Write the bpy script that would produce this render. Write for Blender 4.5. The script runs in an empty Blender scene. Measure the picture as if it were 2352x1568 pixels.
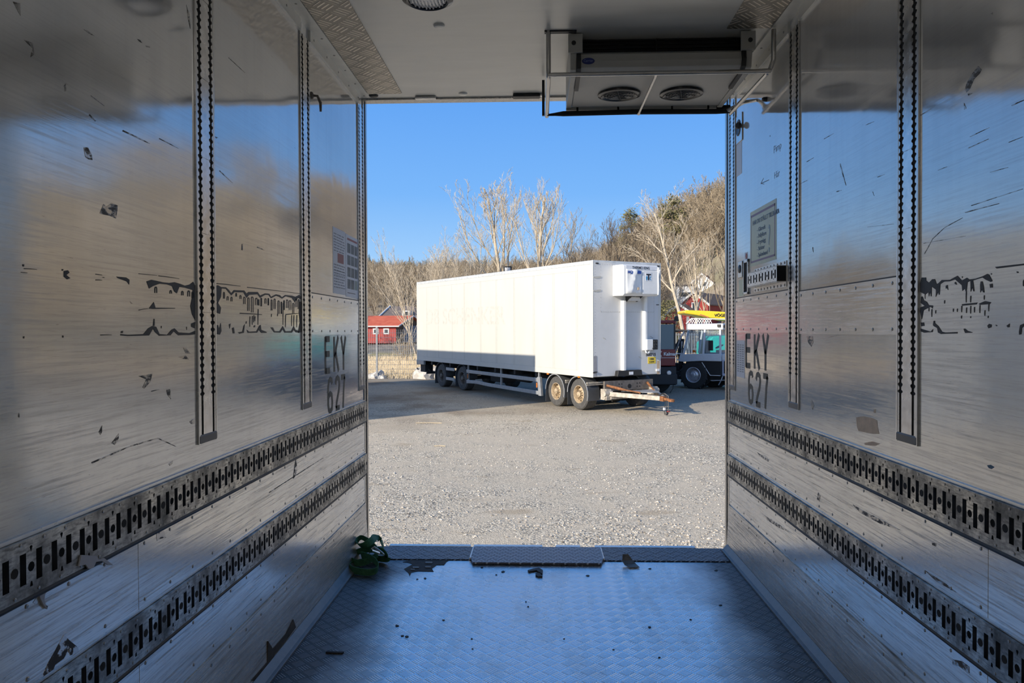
import bpy, bmesh, math, random
from mathutils import Vector, Matrix
R = math.radians
scene = bpy.context.scene
COL = scene.collection

# ------------------------------------------------------------------ camera
CAM_F, CAM_X, CAM_Z = 1700.0, -0.0447, 1.480          # focal length in px of a 2352 px wide frame
YAW, PITCH, ROLL = 0.0358, -0.0142, -0.0036
_c, _s = math.cos(YAW), math.sin(YAW)
FW = Vector((-_s*math.cos(PITCH), _c*math.cos(PITCH), math.sin(PITCH)))
_rt = Vector((_c, _s, 0)); _up = _rt.cross(FW)
RT = math.cos(ROLL)*_rt + math.sin(ROLL)*_up
UP = -math.sin(ROLL)*_rt + math.cos(ROLL)*_up
CP = Vector((CAM_X, 0, CAM_Z))
cd = bpy.data.cameras.new('camera'); cam = bpy.data.objects.new('camera', cd); COL.objects.link(cam)
cd.sensor_width = 36.0; cd.sensor_fit = 'HORIZONTAL'; cd.lens = 36.0*CAM_F/2352.0
cd.clip_start = 0.05; cd.clip_end = 2000
cam.matrix_world = Matrix(((RT.x, UP.x, -FW.x, CP.x), (RT.y, UP.y, -FW.y, CP.y), (RT.z, UP.z, -FW.z, CP.z), (0, 0, 0, 1)))
scene.camera = cam

# ------------------------------------------------------------------ sky, sun, exposure
scene.view_settings.view_transform = 'Standard'; scene.view_settings.look = 'None'
scene.view_settings.gamma = 1.0; scene.view_settings.use_curve_mapping = False
scene.view_settings.exposure = 0.0
SUN_AZ, SUN_EL = R(43.0), R(20.5)                      # direction the light travels, from +x towards +y
sd = bpy.data.lights.new('sun', 'SUN'); sun = bpy.data.objects.new('sun', sd); COL.objects.link(sun)
sd.energy = 5.9; sd.color = (1.0, 0.90, 0.75); sd.angle = R(0.53)
SUN_T = Vector((math.cos(SUN_AZ)*math.cos(SUN_EL), math.sin(SUN_AZ)*math.cos(SUN_EL), -math.sin(SUN_EL)))
sun.rotation_euler = SUN_T.to_track_quat('-Z', 'Y').to_euler(); sun.location = (-30, -25, 25)
w = bpy.data.worlds.new('sky'); scene.world = w; w.use_nodes = True
nt = w.node_tree; nt.nodes.clear()
tc = nt.nodes.new('ShaderNodeTexCoord'); sx = nt.nodes.new('ShaderNodeSeparateXYZ'); nt.links.new(tc.outputs['Generated'], sx.inputs[0])
rp = nt.nodes.new('ShaderNodeValToRGB'); nt.links.new(sx.outputs['Z'], rp.inputs[0])
el = rp.color_ramp.elements
el[0].position = 0.0; el[0].color = (0.50, 0.70, 0.90, 1); el[1].position = 1.0; el[1].color = (0.035, 0.095, 0.25, 1)
for p_, c_ in ((0.09, (0.36, 0.63, 0.98, 1)), (0.18, (0.20, 0.48, 0.96, 1)), (0.32, (0.115, 0.36, 0.90, 1)), (0.5, (0.09, 0.30, 0.78, 1))):
    e = el.new(p_); e.color = c_
# paler, brighter air on the sun's side of the sky
dt = nt.nodes.new('ShaderNodeVectorMath'); dt.operation = 'DOT_PRODUCT'; nt.links.new(tc.outputs['Generated'], dt.inputs[0]); dt.inputs[1].default_value = -SUN_T
gr = nt.nodes.new('ShaderNodeValToRGB'); nt.links.new(dt.outputs['Value'], gr.inputs[0])
ge = gr.color_ramp.elements; ge[0].position = 0.35; ge[0].color = (0, 0, 0, 1); ge[1].position = 1.0; ge[1].color = (0.7, 0.64, 0.55, 1)
e = ge.new(0.8); e.color = (0.2, 0.2, 0.19, 1)
ad = nt.nodes.new('ShaderNodeMix'); ad.data_type = 'RGBA'; ad.blend_type = 'ADD'; ad.inputs[0].default_value = 1.0
nt.links.new(rp.outputs[0], ad.inputs[6]); nt.links.new(gr.outputs[0], ad.inputs[7])
bg = nt.nodes.new('ShaderNodeBackground'); nt.links.new(ad.outputs[2], bg.inputs[0]); bg.inputs[1].default_value = 1.0
wo = nt.nodes.new('ShaderNodeOutputWorld'); nt.links.new(bg.outputs[0], wo.inputs[0])

scene.cycles.diffuse_bounces = 8; scene.cycles.glossy_bounces = 8

# ------------------------------------------------------------------ measuring the photograph
def ray(x, y): return FW + RT*((x-1176)/CAM_F) - UP*((y-784)/CAM_F)
def at(x, y, Y): r = ray(x, y); return CP + r*(Y/r.y)
def onx(x, y, X): r = ray(x, y); return CP + r*((X-CP.x)/r.x)
def onz(x, y, Z): r = ray(x, y); return CP + r*((Z-CP.z)/r.z)
G0, GS = -1.12, 0.01
def gz(y): return G0 + GS*(y-5)
def gnd(x, y): r = ray(x, y); return CP + r*((CP.z-G0+5*GS)/(GS*r.y-r.z))

# ------------------------------------------------------------------ mesh builder
class MB:
    def __init__(s): s.v = []; s.f = []; s.m = []; s.mi = 0; s.T = None
    def add(s, vs, fs):
        b = len(s.v)
        s.v += [(s.T @ Vector(v)) if s.T else Vector(v) for v in vs]
        for f in fs: s.f.append(tuple(b+i for i in f)); s.m.append(s.mi)
    def box(s, x0, y0, z0, x1, y1, z1):
        s.add([(x0,y0,z0),(x1,y0,z0),(x1,y1,z0),(x0,y1,z0),(x0,y0,z1),(x1,y0,z1),(x1,y1,z1),(x0,y1,z1)],
              [(0,3,2,1),(4,5,6,7),(0,1,5,4),(1,2,6,5),(2,3,7,6),(3,0,4,7)]); return s
    def obox(s, c, sz, X=(1,0,0), Y=(0,1,0), Z=(0,0,1)):
        c, X, Y, Z = Vector(c), Vector(X), Vector(Y), Vector(Z); hx, hy, hz = [q/2 for q in sz]
        vs = [c+X*a*hx+Y*b*hy+Z*d*hz for d in (-1,1) for a, b in ((-1,-1),(1,-1),(1,1),(-1,1))]
        s.add(vs, [(0,3,2,1),(4,5,6,7),(0,1,5,4),(1,2,6,5),(2,3,7,6),(3,0,4,7)]); return s
    def bar(s, p0, p1, wd, ht, up=(0,0,1)):
        p0, p1 = Vector(p0), Vector(p1); d = (p1-p0).normalized(); sd_ = d.cross(Vector(up)).normalized(); u = sd_.cross(d)
        return s.obox((p0+p1)/2, ((p1-p0).length, wd, ht), d, sd_, u)
    def tube(s, pts, r, n=8, caps=True):
        pts = [Vector(p) for p in pts]; k = len(pts)
        rs = r if isinstance(r, (list, tuple)) else [r]*k
        ref = None; vs = []
        for i, p in enumerate(pts):
            d = (pts[min(i+1, k-1)]-pts[max(i-1, 0)])
            d = d.normalized() if d.length > 1e-9 else Vector((0,0,1))
            if ref is None: ref = Vector((0,0,1)) if abs(d.z) < 0.9 else Vector((1,0,0))
            a = d.cross(ref); a = a.normalized() if a.length > 1e-6 else d.orthogonal().normalized()
            b = a.cross(d); ref = b
            for j in range(n):
                t = 2*math.pi*j/n; vs.append(p + (a*math.cos(t)+b*math.sin(t))*rs[i])
        fs = []
        for i in range(k-1):
            for j in range(n):
                fs.append((i*n+j, i*n+(j+1) % n, (i+1)*n+(j+1) % n, (i+1)*n+j))
        if caps and n > 2: fs.append(tuple(range(n-1, -1, -1))); fs.append(tuple((k-1)*n+j for j in range(n)))
        s.add(vs, fs); return s
    def cyl(s, p0, p1, r, r1=None, n=16): return s.tube([p0, p1], [r, r if r1 is None else r1], n)
    def prism(s, poly, o, u, v, t):
        o, u, v, t = Vector(o), Vector(u), Vector(v), Vector(t); k = len(poly)
        vs = [o+u*a+v*b for a, b in poly]; vs += [q+t for q in vs]
        s.add(vs, [tuple(range(k-1,-1,-1)), tuple(range(k, 2*k))]+[(i, (i+1) % k, k+(i+1) % k, k+i) for i in range(k)]); return s
    def lathe(s, prof, o, ax=(0,0,1), n=24, close=False):
        o, ax = Vector(o), Vector(ax).normalized(); a = ax.orthogonal().normalized(); b = ax.cross(a); k = len(prof)
        vs = []
        for r, h in prof:
            for j in range(n):
                t = 2*math.pi*j/n; vs.append(o+ax*h+(a*math.cos(t)+b*math.sin(t))*r)
        fs = [(i*n+j, i*n+(j+1) % n, (i+1)*n+(j+1) % n, (i+1)*n+j) for i in range(k-1) for j in range(n)]
        if close: fs += [((k-1)*n+j, (k-1)*n+(j+1) % n, (j+1) % n, j) for j in range(n)]
        else: fs += [tuple(range(n-1,-1,-1)), tuple((k-1)*n+j for j in range(n))]
        s.add(vs, fs); return s
    def disc(s, c, ax, r, n=12):
        c, ax = Vector(c), Vector(ax).normalized(); a = ax.orthogonal().normalized(); b = ax.cross(a)
        s.add([c+(a*math.cos(2*math.pi*j/n)+b*math.sin(2*math.pi*j/n))*r for j in range(n)], [tuple(range(n))]); return s
    def ribbon2(s, pts, wd, o, u, v, t):          # a flat stroke of width wd along a 2D polyline, t = thickness vector
        P = [Vector((a, b)) for a, b in pts]; L = []; Rr = []
        for i, p in enumerate(P):
            d = (P[min(i+1, len(P)-1)]-P[max(i-1, 0)]).normalized(); nn = Vector((-d.y, d.x))*wd/2
            L.append(p+nn); Rr.append(p-nn)
        for i in range(len(P)-1):
            s.prism([tuple(L[i]), tuple(L[i+1]), tuple(Rr[i+1]), tuple(Rr[i])], o, u, v, t)
        return s
    def build(s, name, mats, parent=None, world=False, smooth=None, bevel=0, kind=None, label=None):
        me = bpy.data.meshes.new(name)
        vs = s.v
        if world and parent is not None:
            inv = root_matrix(parent).inverted(); vs = [inv @ q for q in vs]
        me.from_pydata([tuple(q) for q in vs], [], s.f)
        if not isinstance(mats, (list, tuple)): mats = [mats]
        for m_ in mats: me.materials.append(m_)
        if len(mats) > 1: me.polygons.foreach_set('material_index', s.m)
        bm = bmesh.new(); bm.from_mesh(me); bmesh.ops.recalc_face_normals(bm, faces=bm.faces); bm.to_mesh(me); bm.free()
        o = bpy.data.objects.new(name, me); COL.objects.link(o)
        if parent is not None: o.parent = parent
        if smooth is not None:
            me.polygons.foreach_set('use_smooth', [True]*len(me.polygons)); me.set_sharp_from_angle(angle=R(smooth))
        if bevel:
            b = o.modifiers.new('edge', 'BEVEL'); b.width = bevel; b.segments = 2; b.limit_method = 'ANGLE'; b.angle_limit = R(40)
        if kind: o['kind'] = kind
        if label: o['label'] = label
        return o
def root_matrix(o):
    m = Matrix()
    while o is not None: m = o.matrix_basis @ m; o = o.parent
    return m
def tag(o, label, cat, group=None, kind=None):
    o['label'] = label; o['category'] = cat
    if group: o['group'] = group
    if kind: o['kind'] = kind
    return o
def thing(name, label, cat, loc=(0,0,0), mat=None, group=None):
    o = bpy.data.objects.new(name, None); COL.objects.link(o); o.empty_display_size = 0.1
    o.matrix_basis = mat if mat is not None else Matrix.Translation(Vector(loc))
    return tag(o, label, cat, group)
def copy_tree(o, parent=None):
    c = o.copy(); COL.objects.link(c)
    if parent is not None: c.parent = parent
    for ch in [x for x in KIDS.get(o.name, [])]: copy_tree(ch, c)
    return c
KIDS = {}
def text(name, s, mat, parent, o, u, v, size, sx=1.0, bold=0.0, ext=0.0004, align='LEFT', world=True, shear=0):
    cu = bpy.data.curves.new('lettering', 'FONT'); cu.body = s; cu.size = size; cu.offset = bold; cu.extrude = ext; cu.align_x = align; cu.shear = shear; cu.resolution_u = 3
    t = bpy.data.objects.new('lettering', cu); COL.objects.link(t)
    dg = bpy.context.evaluated_depsgraph_get()
    me = bpy.data.meshes.new_from_object(t.evaluated_get(dg)); bpy.data.objects.remove(t); bpy.data.curves.remove(cu)
    u, v, o = Vector(u).normalized(), Vector(v).normalized(), Vector(o); n = u.cross(v)
    M_ = Matrix(((u.x*sx, v.x, n.x, o.x), (u.y*sx, v.y, n.y, o.y), (u.z*sx, v.z, n.z, o.z), (0, 0, 0, 1)))
    if world and parent is not None: M_ = root_matrix(parent).inverted() @ M_
    me.transform(M_); me.name = name; me.materials.clear(); me.materials.append(mat)
    ob = bpy.data.objects.new(name, me); COL.objects.link(ob); ob.parent = parent
    return ob
# ------------------------------------------------------------------ materials
class Mat:
    def __init__(s, name, base=(0.5,0.5,0.5), rough=0.5, metal=0.0, spec=None):
        s.m = bpy.data.materials.new(name); s.m.use_nodes = True; s.nt = s.m.node_tree
        s.b = s.nt.nodes['Principled BSDF']; s.set('Base Color', base); s.set('Roughness', rough); s.set('Metallic', metal)
        if spec is not None: s.set('Specular IOR Level', spec)
        s._tc = None
    def put(s, sock, val):
        if isinstance(val, bpy.types.NodeSocket): s.nt.links.new(val, sock)
        elif sock.type == 'RGBA': sock.default_value = (*val[:3], 1) if hasattr(val, '__len__') else (val, val, val, 1)
        else: sock.default_value = val
    def set(s, k, v): s.put(s.b.inputs[k], v); return s
    @property
    def pos(s):
        if s._tc is None: s._tc = s.nt.nodes.new('ShaderNodeTexCoord')
        return s._tc.outputs['Object']
    def map(s, sc=(1,1,1), rot=(0,0,0), loc=(0,0,0), vec=None):
        n = s.nt.nodes.new('ShaderNodeMapping'); s.put(n.inputs[0], vec or s.pos)
        n.inputs['Scale'].default_value = sc; n.inputs['Rotation'].default_value = rot; n.inputs['Location'].default_value = loc
        return n.outputs[0]
    def noise(s, vec=None, scale=5, detail=4, rough=0.55, dist=0, color=False):
        n = s.nt.nodes.new('ShaderNodeTexNoise'); s.put(n.inputs['Vector'], vec or s.pos)
        n.inputs['Scale'].default_value = scale; n.inputs['Detail'].default_value = detail; n.inputs['Roughness'].default_value = rough; n.inputs['Distortion'].default_value = dist
        return n.outputs['Color' if color else 'Fac']
    def vor(s, vec=None, scale=5, feature='F1', out='Distance', rnd=1.0):
        n = s.nt.nodes.new('ShaderNodeTexVoronoi'); n.feature = feature; s.put(n.inputs['Vector'], vec or s.pos)
        n.inputs['Scale'].default_value = scale; n.inputs['Randomness'].default_value = rnd
        return n.outputs[out]
    def math(s, op, a, b=0.0, c=0.0, clamp=False):
        n = s.nt.nodes.new('ShaderNodeMath'); n.operation = op; n.use_clamp = clamp
        s.put(n.inputs[0], a); s.put(n.inputs[1], b); s.put(n.inputs[2], c); return n.outputs[0]
    def mix(s, f, a, b, mode='MIX'):
        n = s.nt.nodes.new('ShaderNodeMix'); n.data_type = 'RGBA'; n.blend_type = mode
        s.put(n.inputs[0], f); s.put(n.inputs[6], a); s.put(n.inputs[7], b); return n.outputs[2]
    def rng(s, v, a, b, c=0.0, d=1.0):
        n = s.nt.nodes.new('ShaderNodeMapRange'); s.put(n.inputs[0], v)
        for i, q in enumerate((a, b, c, d)): n.inputs[1+i].default_value = q
        return n.outputs[0]
    def ramp(s, f, stops, interp='LINEAR'):
        n = s.nt.nodes.new('ShaderNodeValToRGB'); s.put(n.inputs[0], f); n.color_ramp.interpolation = interp; e = n.color_ramp.elements
        e[0].position, e[0].color = stops[0][0], (*stops[0][1], 1); e[1].position, e[1].color = stops[-1][0], (*stops[-1][1], 1)
        for p, c in stops[1:-1]: q = e.new(p); q.color = (*c, 1)
        return n.outputs[0]
    def sep(s, vec): n = s.nt.nodes.new('ShaderNodeSeparateXYZ'); s.put(n.inputs[0], vec); return n.outputs
    def xyz(s, x, y, z):
        n = s.nt.nodes.new('ShaderNodeCombineXYZ'); s.put(n.inputs[0], x); s.put(n.inputs[1], y); s.put(n.inputs[2], z); return n.outputs[0]
    def bump(s, h, strength=0.3, dist=0.01):
        n = s.nt.nodes.new('ShaderNodeBump'); s.put(n.inputs['Height'], h); n.inputs['Strength'].default_value = strength; n.inputs['Distance'].default_value = dist
        s.set('Normal', n.outputs[0]); return s

def plain(name, base, rough=0.5, metal=0.0, var=0.12, scale=8, spec=None):
    """a plain surface with a little uneven wear"""
    q = Mat(name, base, rough, metal, spec)
    f = q.noise(scale=scale, detail=5)
    lo = tuple(c*(1-var) for c in base); hi = tuple(min(1, c*(1+var)) for c in base)
    q.set('Base Color', q.ramp(f, [(0.3, lo), (0.7, hi)])); q.set('Roughness', q.rng(f, 0.3, 0.7, max(0.03, rough-0.06), min(1, rough+0.06)))
    return q.m

def tread_height(q, scale, group=5):
    """raised bar pattern of chequer plate: groups of short bars, alternating in direction, laid diagonally"""
    v = q.sep(q.map((scale, scale, scale), rot=(0, 0, R(45))))
    u, w_ = v[0], v[1]
    par = q.math('MODULO', q.math('ADD', q.math('FLOOR', u), q.math('FLOOR', w_)), 2.0)
    par = q.math('ABSOLUTE', par)
    fu, fw = q.math('FRACT', u), q.math('FRACT', w_)
    a = q.math('ADD', q.math('MULTIPLY', fu, par), q.math('MULTIPLY', fw, q.math('SUBTRACT', 1.0, par)))
    b = q.math('ADD', q.math('MULTIPLY', fw, par), q.math('MULTIPLY', fu, q.math('SUBTRACT', 1.0, par)))
    bars = q.math('SINE', q.math('MULTIPLY', b, group*2*math.pi))
    bars = q.rng(bars, 0.1, 0.7)
    mask = q.math('MULTIPLY', q.rng(q.math('ABSOLUTE', q.math('SUBTRACT', a, 0.5)), 0.42, 0.34), q.rng(q.math('ABSOLUTE', q.math('SUBTRACT', b, 0.5)), 0.47, 0.42))
    return q.math('MULTIPLY', bars, mask)

def wall_mat(name, base, r0, metal, streak, dirt=0.4):
    q = Mat(name, base, r0, metal)
    st = q.noise(q.map((1, 1.1, 48), rot=(R(2.0), 0, 0)), 2.6, 9, 0.68, 0.2)   # long rubbed streaks along the body
    st2 = q.noise(q.map((1, 3.2, 95), rot=(R(-3), 0, 0)), 2.4, 6, 0.7, 0.2)
    fine = q.noise(q.map((1, 5, 160)), 3.0, 3, 0.6)
    big = q.noise(q.map((1, .5, .9)), 1.6, 3, 0.5)
    vert = q.noise(q.map((1, 5, .25)), 2.0, 4, 0.55)                             # faint runs down the wall
    z = q.sep(q.pos)[2]
    low = q.rng(z, 2.5, 0.9)                                                     # loads rub the lower half most
    lw = q.math('ADD', 0.12, q.math('MULTIPLY', low, 0.88))
    amt = q.math('MULTIPLY', q.rng(st, 0.46, 0.66), lw)
    amt2 = q.math('MULTIPLY', q.rng(st2, 0.56, 0.66), lw)
    dk = tuple(c*(1-dirt) for c in base); hi = tuple(min(1, c*1.08) for c in base)
    col = q.mix(q.rng(big, 0.35, 0.65), tuple(c*0.94 for c in base), hi)
    col = q.mix(q.math('MULTIPLY', q.rng(vert, 0.45, 0.7), 0.25), col, tuple(c*0.75 for c in base))
    col = q.mix(q.math('MULTIPLY', amt, streak), col, dk)
    col = q.mix(q.math('MULTIPLY', amt2, streak*0.8), col, tuple(c*0.42 for c in base))
    sp = q.rng(q.noise(q.map((1, 9, 60)), 2.2, 5, 0.7), 0.66, 0.73)
    col = q.mix(q.math('MULTIPLY', sp, 0.7*streak), col, tuple(c*0.22 for c in base))
    q.set('Base Color', col)
    q.set('Roughness', q.math('ADD', r0, q.math('ADD', q.math('MULTIPLY', amt, 0.22), q.math('MULTIPLY', q.rng(big, 0.3, 0.7), 0.02))))
    q.bump(q.math('ADD', q.math('MULTIPLY', q.math('MULTIPLY', fine, low), 0.4), q.math('MULTIPLY', q.noise(q.map((1, 2.2, 2.6)), 1.5, 2), 5.0)), 0.09, 0.003)
    return q.m

M = {}
M['wall'] = wall_mat('rubbed aluminium wall panel', (0.80, 0.795, 0.775), 0.06, 0.46, 0.62, 0.45)
M['clad'] = wall_mat('scuffed aluminium kick panel', (0.94, 0.915, 0.865), 0.12, 0.5, 0.9, 0.5)
M['kick'] = wall_mat('badly worn kick board', (0.76, 0.72, 0.65), 0.25, 0.45, 1.0, 0.6)
M['patch'] = wall_mat('bright aluminium patch plate', (0.93, 0.93, 0.92), 0.07, 0.55, 0.35, 0.35)
q = Mat('painted ceiling panel', (0.50, 0.50, 0.47), 0.35, 0.25)
f = q.noise(q.map((.6, 3, 1)), 2.2, 4); q.set('Base Color', q.ramp(f, [(0.3, (0.70, 0.69, 0.64)), (0.7, (0.80, 0.79, 0.74))])); q.set('Roughness', q.rng(f, .3, .7, .28, .42)); q.bump(f, 0.12, 0.01)
M['ceil'] = q.m
q = Mat('chequer plate strip', (0.36, 0.33, 0.28), 0.4, 0.75)
h = tread_height(q, 10.5, 4); q.set('Base Color', q.mix(h, (0.34, 0.31, 0.26), (0.80, 0.73, 0.62))); q.bump(h, 0.8, 0.003); M['chequer'] = q.m
q = Mat('worn chequer plate floor', (0.5, 0.5, 0.5), 0.35, 0.85)
h = tread_height(q, 17.0)
d1 = q.noise(scale=1.7, detail=5, rough=.6); d2 = q.noise(q.map((1, .35, 1)), 5, 8, .7); x = q.sep(q.pos)[0]
mid = q.rng(q.math('ADD', q.math('ABSOLUTE', q.math('ADD', x, -0.02)), q.math('MULTIPLY', q.math('SUBTRACT', d1, 0.5), 0.5)), 1.02, 0.72)  # the walked-on middle is polished, the sides stay grimy
dirt = q.math('MULTIPLY', q.rng(d2, 0.48, 0.8), 0.42)
col = q.mix(mid, (0.15, 0.152, 0.155), (0.88, 0.88, 0.88)); col = q.mix(dirt, col, (0.24, 0.23, 0.21)); col = q.mix(q.math('MULTIPLY', q.math('SUBTRACT', 1.0, h), 0.12), col, (0.16, 0.16, 0.16)); col = q.mix(q.math('MULTIPLY', h, 0.35), col, (0.8, 0.8, 0.8))
q.set('Base Color', col); q.set('Roughness', q.math('ADD', q.rng(mid, 0, 1, 0.5, 0.25), q.math('MULTIPLY', dirt, 0.3))); q.bump(h, 0.75, 0.0035)
M['floor'] = q.m
q = Mat('dirty black chequer plate', (0.1, 0.1, 0.1), 0.45, 0.6); h = tread_height(q, 15.0, 3)
q.set('Base Color', q.mix(h, (0.05, 0.05, 0.055), (0.38, 0.38, 0.40))); q.bump(h, 0.8, 0.003); M['plate_dark'] = q.m
q = Mat('grimy galvanised rail', (0.3, 0.3, 0.28), 0.4, 0.7)
a = q.noise(q.map((1, 1, 1)), 9, 8, .65); b = q.noise(q.map((1, 4, 18)), 7, 5, .6)
q.set('Base Color', q.mix(q.rng(b, .45, .7), q.ramp(a, [(0.35, (0.10, 0.10, 0.09)), (0.5, (0.36, 0.35, 0.32)), (0.62, (0.62, 0.60, 0.54))]), (0.16, 0.155, 0.14)))
q.set('Roughness', q.rng(a, .3, .7, .5, .28)); q.bump(a, .15, .002); M['rail'] = q.m
M['dark'] = plain('recess black', (0.012, 0.012, 0.012), 0.8)  # near black backing for slots, holes and openings
M['lip'] = plain('dark rubber lip', (0.03, 0.03, 0.03), 0.5)
M['alu'] = plain('aluminium profile', (0.66, 0.65, 0.63), 0.3, 0.85, 0.15, 14)
M['alu_strip'] = plain('scraped aluminium strip', (0.72, 0.70, 0.68), 0.25, 0.8, 0.22, 22)
M['edge'] = plain('dull aluminium angle', (0.24, 0.24, 0.235), 0.5, 0.5, 0.2, 12)
M['alu_grey'] = plain('grey end block', (0.16, 0.16, 0.16), 0.5, 0.5)
M['trim'] = plain('painted angle trim', (0.78, 0.77, 0.72), 0.35, 0.3, 0.08)
M['jamb'] = plain('brushed steel door post', (0.50, 0.48, 0.45), 0.28, 0.9, 0.12, 20)
M['residue'] = plain('dried black adhesive', (0.035, 0.034, 0.032), 0.55, 0, 0.5, 40)
q = Mat('broken black scuff', (0.1, 0.1, 0.1), 0.4); f = q.noise(q.map((1, 1, 2.2)), 26, 7, .7); k = q.rng(f, .44, .54)
q.set('Base Color', q.mix(k, (.085, .08, .072), (.52, .51, .49))); q.set('Metallic', q.math('MULTIPLY', k, .55)); q.set('Roughness', q.rng(k, 0, 1, .6, .15)); M['scuff'] = q.m
q = Mat('flaking black patch', (0.1, 0.1, 0.1), 0.5); f = q.noise(scale=17, detail=7, rough=.65); k = q.rng(f, .53, .56)
q.set('Base Color', q.mix(k, (.03, .032, .036), (.66, .65, .63))); q.set('Metallic', q.math('MULTIPLY', k, .5)); q.set('Roughness', q.rng(k, 0, 1, .6, .2)); M['flaked'] = q.m
M['rust_stain'] = plain('brown stain', (0.40, 0.33, 0.27), 0.4, 0.4, 0.3, 30)
M['blue_stain'] = plain('blue paint smear', (0.02, 0.13, 0.25), 0.5)
M['stencil'] = plain('worn olive stencil paint', (0.085, 0.078, 0.055), 0.6, 0.0, 0.4, 35)
M['screw'] = plain('steel screw', (0.35, 0.34, 0.32), 0.3, 0.9)
M['steel'] = plain('polished steel tube', (0.55, 0.53, 0.50), 0.22, 0.95, 0.1)
M['evap'] = plain('pale grey plastic housing', (0.48, 0.47, 0.43), 0.42, 0.0, 0.06)
M['black'] = plain('black plastic', (0.02, 0.02, 0.02), 0.45)
M['blackg'] = plain('glossy black', (0.015, 0.015, 0.016), 0.2)
M['foam'] = plain('black foam sleeve', (0.012, 0.012, 0.012), 0.75)
M['badge'] = plain('dark blue badge', (0.01, 0.02, 0.16), 0.3)
M['badge_txt'] = plain('pale badge lettering', (0.25, 0.3, 0.5), 0.4)
M['white'] = plain('white paint', (0.76, 0.76, 0.74), 0.4, 0, 0.04)
M['paper'] = plain('faded paper', (0.72, 0.73, 0.75), 0.45, 0, 0.06)
M['print'] = plain('grey print', (0.30, 0.31, 0.32), 0.6)
M['print_red'] = plain('faded red print', (0.45, 0.17, 0.14), 0.6)
M['print_photo'] = plain('faded photo print', (0.20, 0.21, 0.19), 0.6, 0, 0.5, 14)
M['print_green'] = plain('faded green print', (0.36, 0.40, 0.33), 0.6)
M['sign'] = plain('faded yellow sign', (0.70, 0.71, 0.47), 0.4, 0, 0.08)
M['sign_violet'] = plain('faded violet border', (0.33, 0.22, 0.30), 0.5)
M['sign_txt'] = plain('faded blue lettering', (0.14, 0.20, 0.27), 0.5)
M['sign_q'] = plain('faded pale blue print', (0.34, 0.44, 0.50), 0.5)
M['pencil'] = plain('pencil scribble', (0.17, 0.18, 0.2), 0.6)
M['strap'] = plain('green webbing', (0.06, 0.19, 0.085), 0.75, 0, 0.3, 60)
M['ply'] = plain('bare dark plywood', (0.075, 0.06, 0.045), 0.8, 0, 0.5, 25)
M['tape'] = plain('grey duct tape', (0.34, 0.34, 0.36), 0.35, 0.3, 0.1)
M['debris'] = plain('dark scrap', (0.035, 0.03, 0.025), 0.6, 0, 0.4, 50)
M['leaf'] = plain('dull brown scrap', (0.16, 0.14, 0.11), 0.5, 0, 0.3, 30)
# outdoors
q = Mat('white trailer panel', (0.54, 0.53, 0.48), 0.35); f = q.noise(q.map((1, 1, .35)), 1.3, 5, .6)
q.set('Base Color', q.ramp(f, [(0.3, (0.57, 0.555, 0.50)), (0.7, (0.60, 0.59, 0.545))])); M['tbody'] = q.m
M['tfront'] = plain('white front panel', (0.61, 0.605, 0.59), 0.35, 0, 0.03, 3)
M['tseam'] = plain('grey seam', (0.45, 0.435, 0.39), 0.5)
M['tghost'] = plain('ghost of old lettering', (0.553, 0.539, 0.485), 0.4)
M['tedge'] = plain('trailer edge profile', (0.62, 0.63, 0.62), 0.3, 0.2)
M['chassis'] = plain('black chassis paint', (0.022, 0.022, 0.024), 0.6)
M['guard'] = plain('grey aluminium side guard', (0.40, 0.41, 0.42), 0.4, 0.4)
M['fender'] = plain('dark grey mudguard', (0.06, 0.062, 0.066), 0.5)
M['tyre'] = plain('dusty tyre', (0.075, 0.072, 0.068), 0.8, 0, 0.3, 12)
M['tyre_b'] = plain('black tyre', (0.022, 0.022, 0.022), 0.75)
M['rim_rust'] = plain('rusty steel rim', (0.44, 0.34, 0.22), 0.7, 0.1, 0.45, 14)
M['rim_grey'] = plain('dirty grey rim', (0.16, 0.14, 0.12), 0.6, 0.3, 0.3)
M['rust'] = plain('rusted steel', (0.26, 0.11, 0.045), 0.75, 0.2, 0.5, 18)
M['bar_paint'] = plain('worn pale drawbar paint', (0.45, 0.40, 0.33), 0.6, 0.1, 0.4, 9)
M['orange'] = plain('orange lens', (0.75, 0.20, 0.03), 0.3)
M['red_lens'] = plain('red fitting', (0.6, 0.05, 0.04), 0.4)
M['yellow_plate'] = plain('yellow plate', (0.80, 0.58, 0.06), 0.4)
M['ink'] = plain('black lettering', (0.02, 0.02, 0.025), 0.5)
M['blue_ink'] = plain('blue lettering', (0.02, 0.08, 0.35), 0.5)
M['teal_ink'] = plain('blue emblem', (0.01, 0.22, 0.42), 0.5)
M['beige'] = plain('bare beige patch', (0.52, 0.38, 0.25), 0.7)
M['red_paint'] = plain('dark red cab paint', (0.20, 0.02, 0.02), 0.35)
M['white_dec'] = plain('white decal', (0.8, 0.78, 0.76), 0.5)
q = Mat('cab glass', (0.05, 0.10, 0.14), 0.05, 0, 0.8); M['glass'] = q.m
q = Mat('clear cab glass', (0.75, 0.85, 0.9), 0.03); q.set('Transmission Weight', 0.85); q.set('IOR', 1.15); M['clear'] = q.m
M['trac_white'] = plain('white tractor paint', (0.62, 0.64, 0.66), 0.35, 0, 0.05)
M['trac_lav'] = plain('pale lavender panel', (0.50, 0.53, 0.66), 0.35, 0, 0.05)
M['yellow'] = plain('yellow canopy', (0.86, 0.62, 0.03), 0.35, 0, 0.05)
M['teal'] = plain('turquoise machine paint', (0.02, 0.50, 0.40), 0.4)
M['silver'] = plain('silver rim', (0.55, 0.55, 0.58), 0.3, 0.5)
M['lens'] = plain('clear lamp lens', (0.7, 0.7, 0.7), 0.15, 0.2)
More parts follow.
